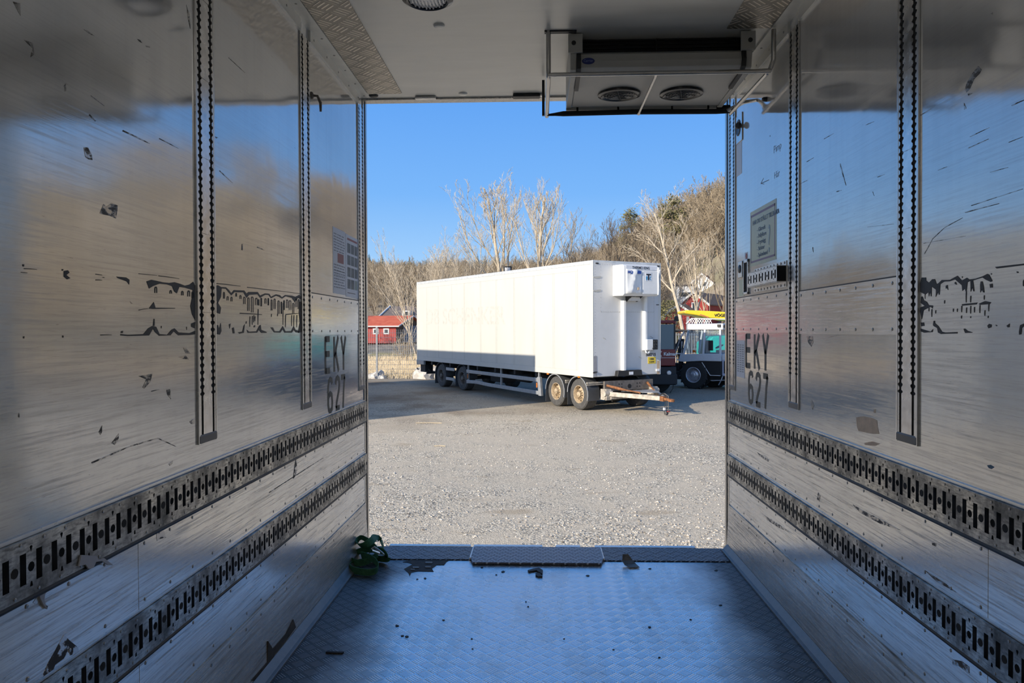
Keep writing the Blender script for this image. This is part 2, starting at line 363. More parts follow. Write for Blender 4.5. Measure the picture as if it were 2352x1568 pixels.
q = Mat('red weatherboard', (0.42, 0.05, 0.04), 0.7); f = q.math('FRACT', q.math('MULTIPLY', q.sep(q.pos)[0], 5.0)); f2 = q.noise(q.map((4, 4, .4)), 3, 4)
q.set('Base Color', q.mix(q.rng(f, .1, .02), q.ramp(f2, [(.3, (.36, .04, .035)), (.7, (.46, .065, .05))]), (.14, .02, .02))); M['redwood'] = q.m
q = Mat('grey weatherboard', (0.28, 0.29, 0.31), 0.7); f = q.math('FRACT', q.math('MULTIPLY', q.sep(q.pos)[0], 6.0)); q.set('Base Color', q.mix(q.rng(f, .2, .05), (0.30, 0.31, 0.33), (.1, .1, .11))); M['greywood'] = q.m
q = Mat('orange roof sheets', (0.58, 0.13, 0.06), 0.6); f = q.noise(scale=2, detail=4); q.set('Base Color', q.ramp(f, [(.3, (.50, .10, .05)), (.7, (.62, .16, .08))])); M['roof_orange'] = q.m
M['roof_tile'] = plain('clay roof tiles', (0.50, 0.17, 0.08), 0.7, 0, 0.2, 4)
M['roof_brown'] = plain('brown roof tiles', (0.21, 0.155, 0.12), 0.8, 0, 0.25, 3)
M['roof_grey'] = plain('weathered roof', (0.17, 0.14, 0.125), 0.85, 0, 0.2, 3)
M['house_white'] = plain('white weatherboard', (0.78, 0.77, 0.74), 0.6, 0, 0.04)
M['win'] = plain('dark window pane', (0.05, 0.055, 0.06), 0.15)
M['fence'] = plain('galvanised fence', (0.34, 0.35, 0.36), 0.5, 0.4)
M['bark_pale'] = plain('pale bark', (0.52, 0.44, 0.33), 0.9, 0, 0.25, 2)
M['bark_mid'] = plain('grey brown bark', (0.38, 0.31, 0.22), 0.9, 0, 0.3, 2)
M['bark_dark'] = plain('dark bark', (0.15, 0.115, 0.08), 0.9, 0, 0.3, 2)
M['bark_brush'] = plain('brown twigs', (0.31, 0.245, 0.165), 0.9, 0, 0.25, 0.3)
M['needle'] = plain('dark green needles', (0.045, 0.075, 0.028), 0.8, 0, 0.4, 2)
M['needle2'] = plain('yellow green needles', (0.20, 0.18, 0.07), 0.8, 0, 0.4, 2)
M['stone'] = plain('pale granite', (0.55, 0.52, 0.48), 0.85, 0, 0.2, 5)
q = Mat('crushed stone yard', (0.4, 0.38, 0.34), 0.9)
p = q.pos; big = q.noise(scale=0.35, detail=4, rough=.6); med = q.noise(scale=1.7, detail=5, rough=.65)
vc = q.vor(p, 34, out='Color'); vd = q.vor(p, 34); vd2 = q.vor(p, 70); vc2 = q.vor(p, 70, out='Color')
sc_ = q.sep(vc)[0]; sc2 = q.sep(vc2)[1]
stone = q.ramp(sc_, [(0.0, (.20, .185, .16)), (.35, (.48, .43, .36)), (.7, (.68, .61, .51)), (1, (.88, .81, .70))])
fine = q.ramp(sc2, [(0.0, (.42, .37, .305)), (.6, (.66, .585, .48)), (1, (.78, .70, .59))])
cov = q.rng(q.math('ADD', med, q.math('MULTIPLY', big, .6)), .70, .92)
col = q.mix(cov, fine, stone)
X_ = q.sep(p)
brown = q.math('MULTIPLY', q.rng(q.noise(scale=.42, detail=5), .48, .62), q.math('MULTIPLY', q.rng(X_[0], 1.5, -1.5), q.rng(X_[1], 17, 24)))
dirty = q.math('MULTIPLY', q.rng(q.math('ADD', X_[1], q.math('MULTIPLY', q.noise(scale=.3, detail=4), 8)), 23, 30), .6); col = q.mix(dirty, col, (.13, .12, .105)); col = q.mix(q.math('MULTIPLY', brown, .75), col, (.19, .135, .085))  # far yard colour darkened to deepen its shade; brown dirt patches on top
wet = q.math('MULTIPLY', q.rng(q.noise(q.map((.8, 1.6, 1)), 1.1, 4), .62, .72), .45); col = q.mix(wet, col, (.36, .27, .17))
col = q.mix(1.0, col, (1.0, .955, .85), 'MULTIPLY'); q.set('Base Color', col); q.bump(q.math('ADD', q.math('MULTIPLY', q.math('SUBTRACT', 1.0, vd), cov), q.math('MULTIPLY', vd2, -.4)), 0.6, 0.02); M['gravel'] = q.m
q = Mat('loose stones', (0.45, 0.43, 0.39), 0.9); f = q.vor(q.pos, 14, out='Color'); q.set('Base Color', q.ramp(q.sep(f)[0], [(0, (.20, .185, .165)), (.5, (.50, .45, .38)), (1, (.74, .68, .59))])); M['stones'] = q.m
q = Mat('dry grass bank', (0.45, 0.33, 0.18), 0.95); f = q.noise(q.map((1, 1, 2)), 3.5, 8, .7); g = q.noise(scale=.5, detail=3)
gy = q.sep(q.pos)[1]
q.set('Base Color', q.mix(q.math('MULTIPLY', q.rng(gy, 52, 60), q.rng(g, .35, .6)), q.ramp(f, [(.3, (.25, .16, .08)), (.5, (.50, .35, .19)), (.7, (.66, .50, .30))]), (.30, .27, .11))); q.bump(f, .8, .08); M['bank'] = q.m
q = Mat('leaf littered hillside', (0.2, 0.14, 0.08), 0.95); f = q.noise(scale=.25, detail=8, rough=.7); g = q.noise(scale=.06, detail=4)
q.set('Base Color', q.mix(q.rng(g, .5, .65), q.ramp(f, [(.3, (.18, .15, .11)), (.5, (.32, .265, .195)), (.7, (.43, .365, .27))]), (.27, .245, .15))); q.bump(f, 1, .5); M['hill'] = q.m
M['straw'] = plain('dry straw', (0.64, 0.52, 0.34), 0.9, 0, 0.3, 3)
M['hall'] = plain('pale cladding', (0.55, 0.53, 0.48), 0.6)
# ------------------------------------------------------------------ the cargo box we stand in
FILL_W = 5.0
XW, YD, YB, HC = 1.24, 5.03, -4.2, 3.06
def S(o): o['kind'] = 'structure'; return o
def sgn(side): return -1 if side == 'left' else 1
# shell
mb = MB(); mb.box(-XW-.08, YB, -.16, XW+.08, 4.74, 0)
floor = S(mb.build('floor', M['floor']))
mb = MB(); mb.box(-XW-.08, YB, HC, XW+.08, YD, HC+.12); ceiling = S(mb.build('ceiling', M['ceil']))
mb = MB(); mb.box(-XW-.08, YB-.08, -.16, XW+.08, YB, HC+.12); S(mb.build('wall_back', M['wall']))
walls = {}
for side in ('left', 'right'):
    s = sgn(side)
    mb = MB(); mb.box(min(s*XW, s*(XW+.08)), YB, -.16, max(s*XW, s*(XW+.08)), YD, HC)
    wl = walls[side] = S(mb.build('wall_'+side, M['wall']))
    # lower cladding sheets with their screws
    def sheet(z0, z1, y0, y1, mat, th=.004, name='cladding_sheet'):
        mb = MB(); mb.box(min(s*XW, s*(XW-th)), y0+.0015, z0, max(s*XW, s*(XW-th)), y1-.0015, z1)
        mb.mi = 1; y = y0+.035
        while y < y1-.02:
            for z in (z0+.022, z1-.022):
                mb.lathe([(.0058, 0), (.0058, .0012), (.003, .0022)], (s*(XW-th), y, z), (-s, 0, 0), 8)
            y += .155
        mb.build(name, [mat, M['screw']], wl)
    seams = [YB, -1.0, 2.15, YD-.012]
    for a, b in zip(seams[:-1], seams[1:]):
        sheet(.652, .866, a, b, M['clad']); sheet(.312, .502, a, b, M['clad'])
    # kick board, leaning in a little towards the floor
    mb = MB(); mb.prism([(0, 0.006), (.022, 0.006), (.022, .02), (.008, .306), (0, .306)], (s*XW, YB, 0), (-s, 0, 0), (0, 0, 1), (0, YD-.012-YB, 0))
    mb.mi = 1; y = YB+.1
    while y < YD-.05: mb.lathe([(.006, 0), (.006, .002)], (s*(XW-.0095), y, .275), (-s, 0, 0), 8); y += .16
    mb.build('kick_board', [M['kick'], M['screw']], wl)
    # splintered gap low on the board
    if side == 'left':
        P = [onx(x, y, -XW+.018) for x, y in ((575,1562),(612,1520),(614,1472),(625,1490),(655,1455),(672,1422),(678,1440),(650,1478),(630,1502),(610,1540),(590,1566))]
        mb = MB(); mb.prism([(p.y, p.z) for p in P], (-XW+.006, 0, 0), (0, 1, 0), (0, 0, 1), (.0165, 0, 0)); mb.build('splintered_gap', M['ply'], wl)
    # floor edge angle
    mb = MB(); mb.prism([(.022, 0), (.065, 0), (.065, .012), (.05, .016), (.022, .045)], (s*XW, YB, 0), (-s, 0, 0), (0, 0, 1), (0, YD-.03-YB, 0))
    S(mb.build('baseboard_'+side, M['edge'], bevel=.002))
    # ceiling angle trim
    for n, (ya, yb) in enumerate(((YB, 2.545), (2.695, 3.69), (3.84, 4.875))):
        mb = MB(); mb.box(min(s*XW, s*(XW-.012)), ya, 2.99, max(s*XW, s*(XW-.012)), yb, HC)
        mb.box(min(s*XW, s*(XW-.07)), ya-(.0 if n == 0 else .15), HC-.012, max(s*XW, s*(XW-.07)), yb, HC)
        mb.mi = 1
        y = ya+.06
        while y < yb: mb.lathe([(.006, 0), (.006, .002)], (s*(XW-.012), y, 3.02), (-s, 0, 0), 8); mb.lathe([(.006, 0), (.006, .002)], (s*(XW-.04), y+.05, HC-.012), (0, 0, -1), 8); y += .24
        S(mb.build('trim_%d' % (n+(1 if side == 'left' else 4)), [M['trim'], M['screw']]))
    # chequer plate strip on the ceiling
    mb = MB(); a, b = s*.945, s*1.168; mb.box(min(a, b), YB, HC-.006, max(a, b), 4.9 if side == 'left' else 3.93, HC)
    S(mb.build('trim_%d' % (7 if side == 'left' else 8), M['chequer']))
    # rear door post with its rubber seals
    mb = MB(); mb.box(min(s*(XW-.0), s*(XW+.1)), YD, -.2, max(s*XW, s*(XW+.1)), YD+.10, HC+.12)
    mb.box(min(s*(XW-.006), s*XW), YD-.012, 0, max(s*(XW-.006), s*XW), YD+.10, HC)
    mb.mi = 1; mb.box(min(s*(XW-.010), s*XW), YD+.03, 0, max(s*(XW-.010), s*XW), YD+.045, HC)
    S(mb.build('trim_%d' % (9 if side == 'left' else 10), [M['jamb'], M['lip']], bevel=.003))
# lintel and sill
mb = MB(); mb.box(-XW-.1, YD, HC, XW+.1, YD+.1, HC+.14); mb.box(-XW, YD-.02, HC-.012, XW, YD+.02, HC)
mb.mi = 1; mb.box(-XW, YD+.02, HC-.006, XW, YD+.03, HC)
S(mb.build('trim_11', [M['jamb'], M['lip']], bevel=.003))
mb = MB(); mb.box(-XW-.08, 4.74, -.2, XW+.08, YD+.06, -.012); S(mb.build('trim_12', M['plate_dark']))
mb = MB(); mb.box(-XW-.1, YD+.06, -.35, XW+.1, YD+.1, -.03); S(mb.build('trim_13', M['jamb']))
# roof, underside and running gear are out of sight; the box keeps its full outer thickness

# ---------------------------------------------------------------- lashing rails
def rail_cell():
    """one 0.11 m repeat of slotted rail: two slots, two round holes, key holes; returns verts (a, z) and triangles"""
    bm = bmesh.new()
    def loop(pts):
        v = [bm.verts.new((a, b, 0)) for a, b in pts]; [bm.edges.new((v[i], v[(i+1) % len(v)])) for i in range(len(v))]
    hz = .066
    loop([(0, -hz), (.11, -hz), (.11, hz), (0, hz)])
    for k in range(2):
        c = .0275+.055*k
        loop([(c-.0105, -.036), (c+.0105, -.036), (c+.0105, .036), (c-.0105, .036)])
        h = (.055*k+.055) % .11
        if k == 0: loop([(.055+.0115*math.cos(t*math.pi/5), .0115*math.sin(t*math.pi/5)) for t in range(10)])
    loop([(.055-.005, .046), (.055, .034), (.055+.005, .046), (.055+.003, .049), (.055-.003, .049)])
    loop([(.055-.005, -.046), (.055+.005, -.046), (.055+.003, -.036), (.055, -.033), (.055-.003, -.036)])
    bmesh.ops.triangle_fill(bm, edges=bm.edges[:], use_beauty=True)
    bm.verts.index_update()
    vs = [(v.co.x, v.co.y) for v in bm.verts]; fs = [tuple(v.index for v in f.verts) for f in bm.faces]; bm.free()
    return vs, fs
CELL = rail_cell()
def half_hole(mb, o, u, v): pass
def lashing_rail(side, z0, z1, y0, y1, label):
    s = sgn(side); zc = (z0+z1)/2; hz = (z1-z0)/2
    t = thing('lashing_rail', label, 'cargo rail', (s*XW, (y0+y1)/2, zc), group='slotted lashing rails on the walls')
    mb = MB(); xf = s*(XW-.016); vs, fs = CELL; n = int((y1-y0)/.11)
    for k in range(n):
        mb.add([(xf, y1-.0-(k*.11+a), zc+b) for a, b in vs], fs)
    # round holes that straddle the repeats are punched blind
    mb.box(min(s*XW, xf), y0, z0, max(s*XW, xf), y0+.001, z1)
    mb.prism([(0, -hz), (.016, -.066), (.016, -.0665), (.001, -hz-.001)], (s*XW, y0, zc), (-s, 0, 0), (0, 0, 1), (0, y1-y0, 0))
    mb.prism([(0, hz), (.016, .066), (.016, .0665), (.001, hz+.001)], (s*XW, y0, zc), (-s, 0, 0), (0, 0, 1), (0, y1-y0, 0))
    mb.mi = 2
    for k in range(n+1):
        c = y1-k*.11
        if c-.0115 > y0: mb.lathe([(.0115, 0), (.0115, .0008)], (xf, c-.0001 if k else c-.012, zc), (-s, 0, 0), 12)
    mb.mi = 1
    for k in range(int((y1-y0)/.08)):
        for zz in (zc+.058, zc-.058):
            mb.lathe([(.0042, 0), (.0042, .0012), (.002, .0016)], (xf, y1-.03-k*.08-(.02 if zz < zc else 0), zz), (-s, 0, 0), 6)
    mb.build('rail_face', [M['rail'], M['screw'], M['dark']], t, world=True)
    mb = MB(); mb.box(min(s*XW, s*(XW-.003)), y0, z0+.006, max(s*XW, s*(XW-.003)), y1, z1-.006); mb.build('rail_channel', M['dark'], t, world=True)
    mb = MB(); mb.tube([(s*(XW-.006), y0, z0-.008), (s*(XW-.006), y1, z0-.008)], .010, 8); mb.build('lower_lip', M['lip'], t, world=True)
    mb = MB(); mb.box(min(s*XW, s*(XW-.007)), y0, z1+.002, max(s*XW, s*(XW-.007)), y1, z1+.011); mb.build('top_bead', M['alu'], t, world=True)
lashing_rail('left', .872, 1.003, YB+.1, YD-.004, 'slotted steel lashing rail, the upper of two along the left wall')
lashing_rail('left', .512, .645, YB+.1, YD-.004, 'slotted steel lashing rail, the lower of two along the left wall')
lashing_rail('right', .872, 1.003, YB+.1, YD-.004, 'slotted steel lashing rail, the upper of two along the right wall')
lashing_rail('right', .512, .645, YB+.1, YD-.004, 'slotted steel lashing rail, the lower of two along the right wall')

# ---------------------------------------------------------------- vertical load-bar tracks
def track(side, yc, label, z1=2.99):
    s = sgn(side); z0 = 1.085; hw = .0745
    t = thing('load_bar_track', label, 'track', (s*XW, yc, z0), group='vertical load bar tracks on the walls')
    X = lambda d: s*(XW-d)
    mb = MB(); mb.box(min(X(.0005), X(.002)), yc-hw+.004, z0, max(X(.0005), X(.002)), yc+hw-.004, z1); mb.build('channel', M['dark'], t, world=True)
    def strip(edge_in, edge_out, dirn, name, mat, d):
        # dirn +1: wavy edge at edge_in; strip runs in z, teeth of a chain-shaped slot
        pts = []; zb = z0+.17
        pts.append((edge_in+dirn*.005, z0+.03)); pts.append((edge_in+dirn*.005, zb))
        z = zb
        while z < z1-.026:
            pts += [(edge_in-dirn*.004, z+.004), (edge_in-dirn*.004, z+.009), (edge_in+dirn*.005, z+.013), (edge_in+dirn*.005, z+.0225)]
            z += .0254
        pts.append((edge_in, z1))
        return pts
    # centre strip: wavy on both sides
    L_ = strip(-.031, 0, -1, '', None, 0); R_ = strip(.031, 0, 1, '', None, 0)
    poly = [(yc+a, z) for a, z in R_]+[(yc+a, z) for a, z in reversed(L_)]
    mb = MB(); mb.prism(poly, (X(.003), 0, 0), (0, 1, 0), (0, 0, 1), (-s*.003, 0, 0)); mb.mi = 1
    for z in (1.55, 1.83, 2.1, 2.38, 2.66): mb.box(min(X(.004), X(.0065)), yc-.036, z, max(X(.004), X(.0065)), yc+.036, z+.0012)
    mb.build('centre_strip', [M['alu_strip'], M['scuff']], t, world=True)
    for q_ in (-1, 1):
        W_ = strip(q_*.057, 0, -q_, '', None, 0)
        poly = [(yc+a, z) for a, z in W_]+[(yc+q_*.066, z1), (yc+q_*.066, z0+.03)]
        mb = MB(); mb.prism(poly, (X(.002), 0, 0), (0, 1, 0), (0, 0, 1), (-s*.004, 0, 0))
        mb.box(min(X(.001), X(.007)), yc+min(q_*.064, q_*hw), z0, max(X(.001), X(.007)), yc+max(q_*.064, q_*hw), z1)
        mb.build('edge_profile', M['alu'], t, world=True)
    mb = MB(); mb.prism([(0, 0), (.007, .003), (.007, .026), (.005, .032), (0, .032)], (X(.001), yc-hw+.006, z0), (-s, 0, 0), (0, 0, 1), (0, 2*hw-.012, 0)); mb.build('end_block', M['alu_grey'], t, world=True)
for s_ in ('left', 'right'):
    for yc, w_ in ((2.62, 'nearest the camera'), (3.765, 'midway to the door opening'), (4.95, 'beside the door post')):
        track(s_, yc, 'aluminium load bar track on the %s wall, %s' % (s_, w_))

# ---------------------------------------------------------------- patch plates and marks on the walls
def plate_thing(side, y0, y1, z0, z1, label, dark_edge=True):
    s = sgn(side); t = thing('patch_plate', label, 'metal plate', (s*XW, (y0+y1)/2, z0), group='aluminium patch plates')
    mb = MB(); mb.box(min(s*XW, s*(XW-.004)), y0, z0, max(s*XW, s*(XW-.004)), y1, z1); mb.mi = 1; k = 7
    for i in range(k):
        for z in (z0+.02, z1-.02): mb.lathe([(.007, 0), (.006, .002), (.002, .003)], (s*(XW-.004), y0+.03+(y1-y0-.06)*i/(k-1), z), (-s, 0, 0), 8)
    mb.build('sheet', [M['patch'], M['screw']], t, world=True)
    mb = MB(); mb.box(min(s*XW, s*(XW-.005)), y0, z1, max(s*XW, s*(XW-.005)), y1, z1+.005); mb.build('sealant_edge', M['residue'], t, world=True)
plate_thing('left', 3.84, 4.872, 1.463, 1.682, 'shiny rippled aluminium patch plate above the stencil on the left wall')
plate_thing('right', 3.848, 4.868, 1.466, 1.684, 'dull aluminium patch plate above the stencil on the right wall')
plate_thing('right', 2.70, 3.692, 1.461, 1.668, 'bright aluminium patch plate between the two nearer right wall tracks')

def on_wall(side, polys, name, mat, d=.0, th=.0012, parent=None):
    s = sgn(side); mb = MB()
    for poly in polys:
        P = [onx(x, y, s*(XW-d)) for x, y in poly]
        mb.prism([(p.y, p.z) for p in P], (s*(XW-d), 0, 0), (0, 1, 0), (0, 0, 1), (-s*th, 0, 0))
    return mb.build(name, mat, parent if parent else walls[side], world=False)
def crop(sc, ox, oy, pts): return [(ox+x*sc, oy+y*sc) for x, y in pts]
def arch(cx, top, wd, h, th=3.2):       # an upside-down U of dried glue
    return [(cx-wd/2, top+h), (cx-wd/2, top+wd*.6), (cx-wd*.25, top), (cx+wd*.25, top), (cx+wd/2, top+wd*.6), (cx+wd/2, top+h), (cx+wd/2-th, top+h), (cx+wd/2-th, top+wd*.7), (cx, top+wd*.35), (cx-wd/2+th, top+wd*.7), (cx-wd/2+th, top+h)]
def line(x0, y0, x1, y1, t0=4):
    dx, dy = x1-x0, y1-y0; l = math.hypot(dx, dy); nx, ny = -dy/l*t0/2, dx/l*t0/2
    return [(x0+nx, y0+ny), ((x0+x1)/2+nx*1.3, (y0+y1)/2+ny*.6), (x1+nx*.5, y1+ny*.5), (x1-nx*.5, y1-ny*.5), ((x0+x1)/2-nx*.7, (y0+y1)/2-ny*1.2), (x0-nx, y0-ny)]
rnd = random.Random(4)
A4 = [[(198,200),(215,195),(240,210),(280,212),(305,235),(325,262),(345,235),(430,238),(450,265),(465,250),(540,250),(560,280),(600,262),(635,265),(650,290),(690,270),(720,275),(740,295),(765,275),(820,280),(850,290),(880,275),(895,290),(895,310),(870,300),(845,335),(820,300),(770,285),(740,305),(715,290),(690,282),(650,302),(630,275),(600,275),(560,298),(540,270),(470,275),(450,298),(425,255),(350,252),(325,278),(300,250),(280,225),(245,222),(240,290),(215,340),(240,380),(232,430),(205,420),(195,370),(210,330),(195,300)],
 [(880,330),(897,330),(895,580),(870,585),(885,500),(878,420)],
 [(450,560),(470,575),(530,572),(555,525),(565,520),(570,560),(615,578),(612,586),(570,586),(550,560),(535,584),(460,586)],
 [(645,540),(665,540),(680,572),(720,570),(745,530),(752,540),(768,572),(815,570),(835,530),(850,560),(880,570),(880,586),(850,580),(835,560),(820,584),(760,584),(745,555),(725,584),(675,582)],
 [(200,525),(215,520),(225,555),(238,505),(243,570),(230,600),(205,595),(198,565)],
 [(380,580),(415,575),(425,530),(435,515),(427,585),(390,592)], [(330,545),(345,540),(352,590),(338,590)], [(305,515),(318,510),(312,550)],
 line(395,425,575,436,9), line(770,436,880,424,8), line(205,181,400,203,7), line(455,212,890,264,6), [(445,490),(452,490),(448,510),(442,508)], [(510,525),(520,522),(518,540),(508,540)]]
for cx, tp, wd, h in ((265,250,12,55),(295,285,14,35),(327,290,14,38),(365,258,10,30),(400,276,14,32),(432,290,16,60),(465,295,16,110),(497,288,18,130),(530,298,18,60),(549,310,10,50),(570,298,10,70),(605,302,14,45),(628,300,10,60),(655,312,12,90),(680,305,14,85),(712,320,14,110),(735,330,10,100),(757,318,10,80),(782,312,16,70),(806,318,18,80),(832,340,14,90),(855,305,16,70),(876,310,12,80)):
    A4.append(arch(cx, tp, wd, h))
for cx, t_, b_ in ((478,450,535),(498,446,520),(545,390,520),(510,440,500),(750,340,520),(770,440,540),(820,440,530),(838,440,545),(862,440,540),(705,430,450),(655,430,455),(520,450,490)): A4.append(line(cx, t_, cx-2, b_, 5))
on_wall('left', [crop(.2806, 440, 600, p) for p in A4], 'adhesive_residue', M['residue'])
A2 = [[(920,235),(950,225),(985,232),(1020,240),(1060,245),(1095,240),(1130,250),(1160,262),(1190,255),(1212,238),(1225,262),(1225,480),(1205,440),(1195,390),(1205,340),(1210,290),(1160,275),(1125,270),(1110,310),(1095,300),(1080,265),(1050,255),(1000,250),(960,265),(935,280),(925,250)],
 [(755,575),(757,565),(800,570),(900,566),(930,530),(955,515),(980,520),(1000,565),(1050,570),(1075,540),(1095,530),(1120,555),(1190,560),(1225,545),(1225,567),(1190,572),(1120,574),(1090,548),(1070,574),(1000,577),(975,555),(960,532),(935,575),(800,579)],
 [(935,405),(965,365),(975,400),(1100,402),(1098,406),(960,409)], [(1200,500),(1225,490),(1222,530),(1200,520)], line(630,572,700,571,6), line(870,187,985,198,4), line(995,200,1125,218,5), line(645,210,655,212,4), [(730,205),(790,210),(812,225),(810,255),(795,235),(740,215)], [(400,170),(425,165),(435,180),(415,195),(440,215),(420,222),(400,205)], line(600,190,640,196,5), line(600,226,640,228,6), [(140,128),(150,128),(148,142),(142,142)], [(388,158),(396,158),(394,168),(388,168)], [(145,580),(152,580),(150,594),(145,592)], [(391,575),(397,575),(397,588),(391,588)], line(150,155,230,160,5), line(130,178,170,182,4), line(870,415,930,405,4), [(965,470),(970,470),(970,515),(960,515)], [(760,548),(772,545),(770,560),(758,560)], [(1010,515),(1016,515),(1012,530)], [(1170,520),(1174,520),(1172,540)]]
for cx, tp, wd, h in ((978,268,16,40),(1072,290,14,22),(1145,295,14,28),(1185,292,16,38),(1208,300,10,40)): A2.append(arch(cx, tp, wd, h, 4))
on_wall('left', [crop(.36565, 0, 560, p) for p in A2], 'adhesive_residue', M['residue'])
A5 = [[(135,290),(215,290),(215,345),(265,385),(330,320),(375,320),(400,400),(430,400),(500,335),(650,330),(780,260),(860,345),(950,295),(990,325),(1110,310),(1230,270),(1320,225),(1350,240),(1410,355),(1380,370),(1300,335),(1230,290),(1060,345),(1085,540),(1070,540),(1045,465),(1020,545),(1015,350),(960,375),(940,540),(930,540),(915,490),(870,530),(860,430),(740,325),(640,360),(540,365),(470,410),(455,600),(445,600),(430,550),(390,640),(395,510),(315,455),(310,630),(300,630),(290,540),(265,630),(255,550),(200,600),(195,680),(190,590),(110,550),(105,400)],
 [(125,640),(150,630),(175,700),(230,730),(260,785),(340,795),(330,850),(300,820),(230,850),(170,880),(140,1040),(105,900),(110,830),(190,800),(115,745)],
 [(860,770),(1140,740),(1120,775),(870,800)], [(1170,760),(1280,715),(1385,735),(1360,770),(1180,785)],
 [(350,1070),(375,1070),(375,1110),(440,1170),(500,1265),(560,1280),(780,1270),(780,1300),(550,1305),(490,1310),(430,1280),(415,1200),(360,1170),(340,1150)],
 [(115,1210),(210,1240),(300,1265),(340,1220),(330,1275),(180,1285),(120,1260)], [(890,1215),(915,1210),(960,1250),(1050,1275),(1040,1285),(920,1290)],
 [(1320,1160),(1350,1125),(1395,1140),(1390,1185),(1340,1205)], [(120,1100),(175,1100),(185,1160),(130,1170)],
 [(1200,360),(1230,360),(1250,440),(1265,560),(1245,560),(1220,500),(1195,560),(1190,430)], [(1360,410),(1410,400),(1415,470),(1370,475)],
 [(1910,1150),(1976,1120),(1976,1160),(1940,1200),(1930,1310),(1895,1320),(1890,1270)], [(1460,100),(1976,40),(1976,70),(1490,130)], [(570,440),(600,425),(612,515),(595,480),(572,490)], [(725,385),(750,370),(768,420),(740,410)], [(1665,1160),(1720,1120),(1715,1185),(1690,1190)], [(1470,1140),(1500,1160),(1480,1165)], [(1960,360),(1976,330),(1976,450),(1962,440)], [(1850,180),(1880,190),(1870,210),(1850,205)], [(1380,215),(1400,220),(1390,240)], [(860,270),(876,272),(868,300)]]
for x_, a_, b_ in ((858,800,915),(1020,800,940),(1185,790,930),(1345,770,900),(940,540,740),(1020,620,740),(320,860,1000),(390,880,940),(1265,610,690),(708,850,910),(550,700,760),(268,840,900),(1088,820,920),(780,850,910),(945,830,930),(1275,880,980),(1335,980,1020),(855,975,1030),(1020,990,1020)): A5.append(line(x_, a_, x_-3, b_, 13))
on_wall('right', [crop(.12753, 2100, 600, p) for p in A5], 'adhesive_residue', M['residue'])
# rubbed black marks
c1, c2, c3 = (.36565, 0, 0), (.36565, 0, 560), (.36565, 0, 1000)
SC = [crop(*c1, p) for p in ([(625,1340),(650,1280),(665,1300),(700,1275),(738,1290),(735,1330),(727,1372),(690,1355),(640,1345)], [(525,925),(550,925),(575,970),(580,1005),(555,1000),(535,985)], [(525,185),(545,190),(592,225),(560,212)], [(862,245),(880,252),(892,270),(875,262)], [(912,285),(940,292),(942,300),(920,296)], line(1435,362,1540,458,4), line(770,820,940,902,9), line(1000,870,1120,932,5), line(1378,1072,1462,1150,5), line(570,600,655,665,5), [(400,540),(412,525),(415,570),(405,575)], line(560,720,600,760,8), [(1350,858),(1370,862),(1360,870)], [(1170,30),(1190,90),(1195,180),(1180,120)], [(80,10),(125,20),(128,100),(110,70)], [(150,250),(205,270),(215,340),(190,360),(200,300)])]
SC += [crop(*c2, p) for p in ([(870,830),(955,815),(945,865),(905,908),(895,900),(918,850)], [(1045,915),(1068,912),(1073,975),(1050,945)], [(1190,1115),(1222,1095),(1222,1130),(1200,1130)], [(1150,650),(1170,655),(1195,690),(1165,685)], [(1120,708),(1165,700),(1185,725),(1150,722)], line(950,925,1000,915,5), [(115,1060),(122,1060),(120,1090),(114,1088)], [(1518,0),(1526,0),(1524,40),(1516,38)], line(1615,20,1660,40,6), [(700,1250),(745,1190),(745,1220),(720,1262)], line(575,1375,820,1270,10), line(820,1270,990,1220,9), line(990,1220,1105,1272,6), [(620,1180),(640,1140),(640,1180),(630,1200)], [(815,360),(835,376),(825,376)], [(1060,1380),(1085,1360),(1082,1380),(1065,1392)])]
on_wall('left', SC, 'scuff_marks', M['scuff'], th=.0008)
on_wall('left', [crop(*c3, p) for p in ([(980,600),(1000,605),(1030,597),(1040,640),(1000,650),(985,662)], [(270,1500),(300,1430),(335,1370),(400,1250),(440,1290),(490,1330),(495,1360),(440,1380),(430,1340),(400,1400),(345,1440),(330,1480),(290,1510)], [(1840,272),(1848,200),(1858,140),(1868,215),(1850,262)], line(1690,358,2030,140,5), [(205,1050),(245,990),(290,985),(250,1030),(225,1060)], [(280,1060),(298,1070),(295,1090)], line(1750,1470,1900,1310,4))], 'scuff_marks', M['flaked'], d=.004, th=.0008)
c4, c5, c6 = (.319, 1660, 0), (.3445, 1660, 500), (.4261, 1660, 900)
SC = [crop(*c4, p) for p in ([(1745,640),(1760,590),(1790,540),(1840,475),(1865,500),(1850,530),(1810,570),(1780,640),(1755,665)], line(845,1178,888,1335,6), line(1745,1530,1990,1465,7), line(1790,1480,2160,1360,5), line(2080,760,2170,720,8), [(1930,100),(1945,90),(1945,108)], line(1420,832,1500,785,5), line(1780,985,1920,918,5), line(1770,1065,1915,1000,5), line(730,1000,800,960,4), line(1030,900,1090,875,3), line(605,1165,655,1135,4), line(555,1325,610,1297,4), line(1115,1275,1165,1255,4), line(1550,1225,1615,1200,4), [(1765,675),(1800,670),(1770,690)], [(1738,740),(1755,780),(1738,790)], line(820,1380,855,1370,8), line(1925,1240,2055,1205,5), line(2060,1025,2160,985,4), line(1080,1380,1090,1410,3))]
SC += [crop(*c5, p) for p in ([(545,730),(570,700),(595,735),(585,760),(545,757)], [(540,660),(560,640),(565,680),(550,680)], [(560,790),(600,790),(605,830),(590,860),(570,830)], line(965,62,1140,42,4), line(1345,240,1400,140,4), line(1400,140,1480,65,4), line(1480,65,1600,0,4), line(1340,170,1620,122,3), [(595,1215),(610,1250),(600,1280),(588,1240)], line(600,195,605,230,4), line(700,800,860,760,2))]
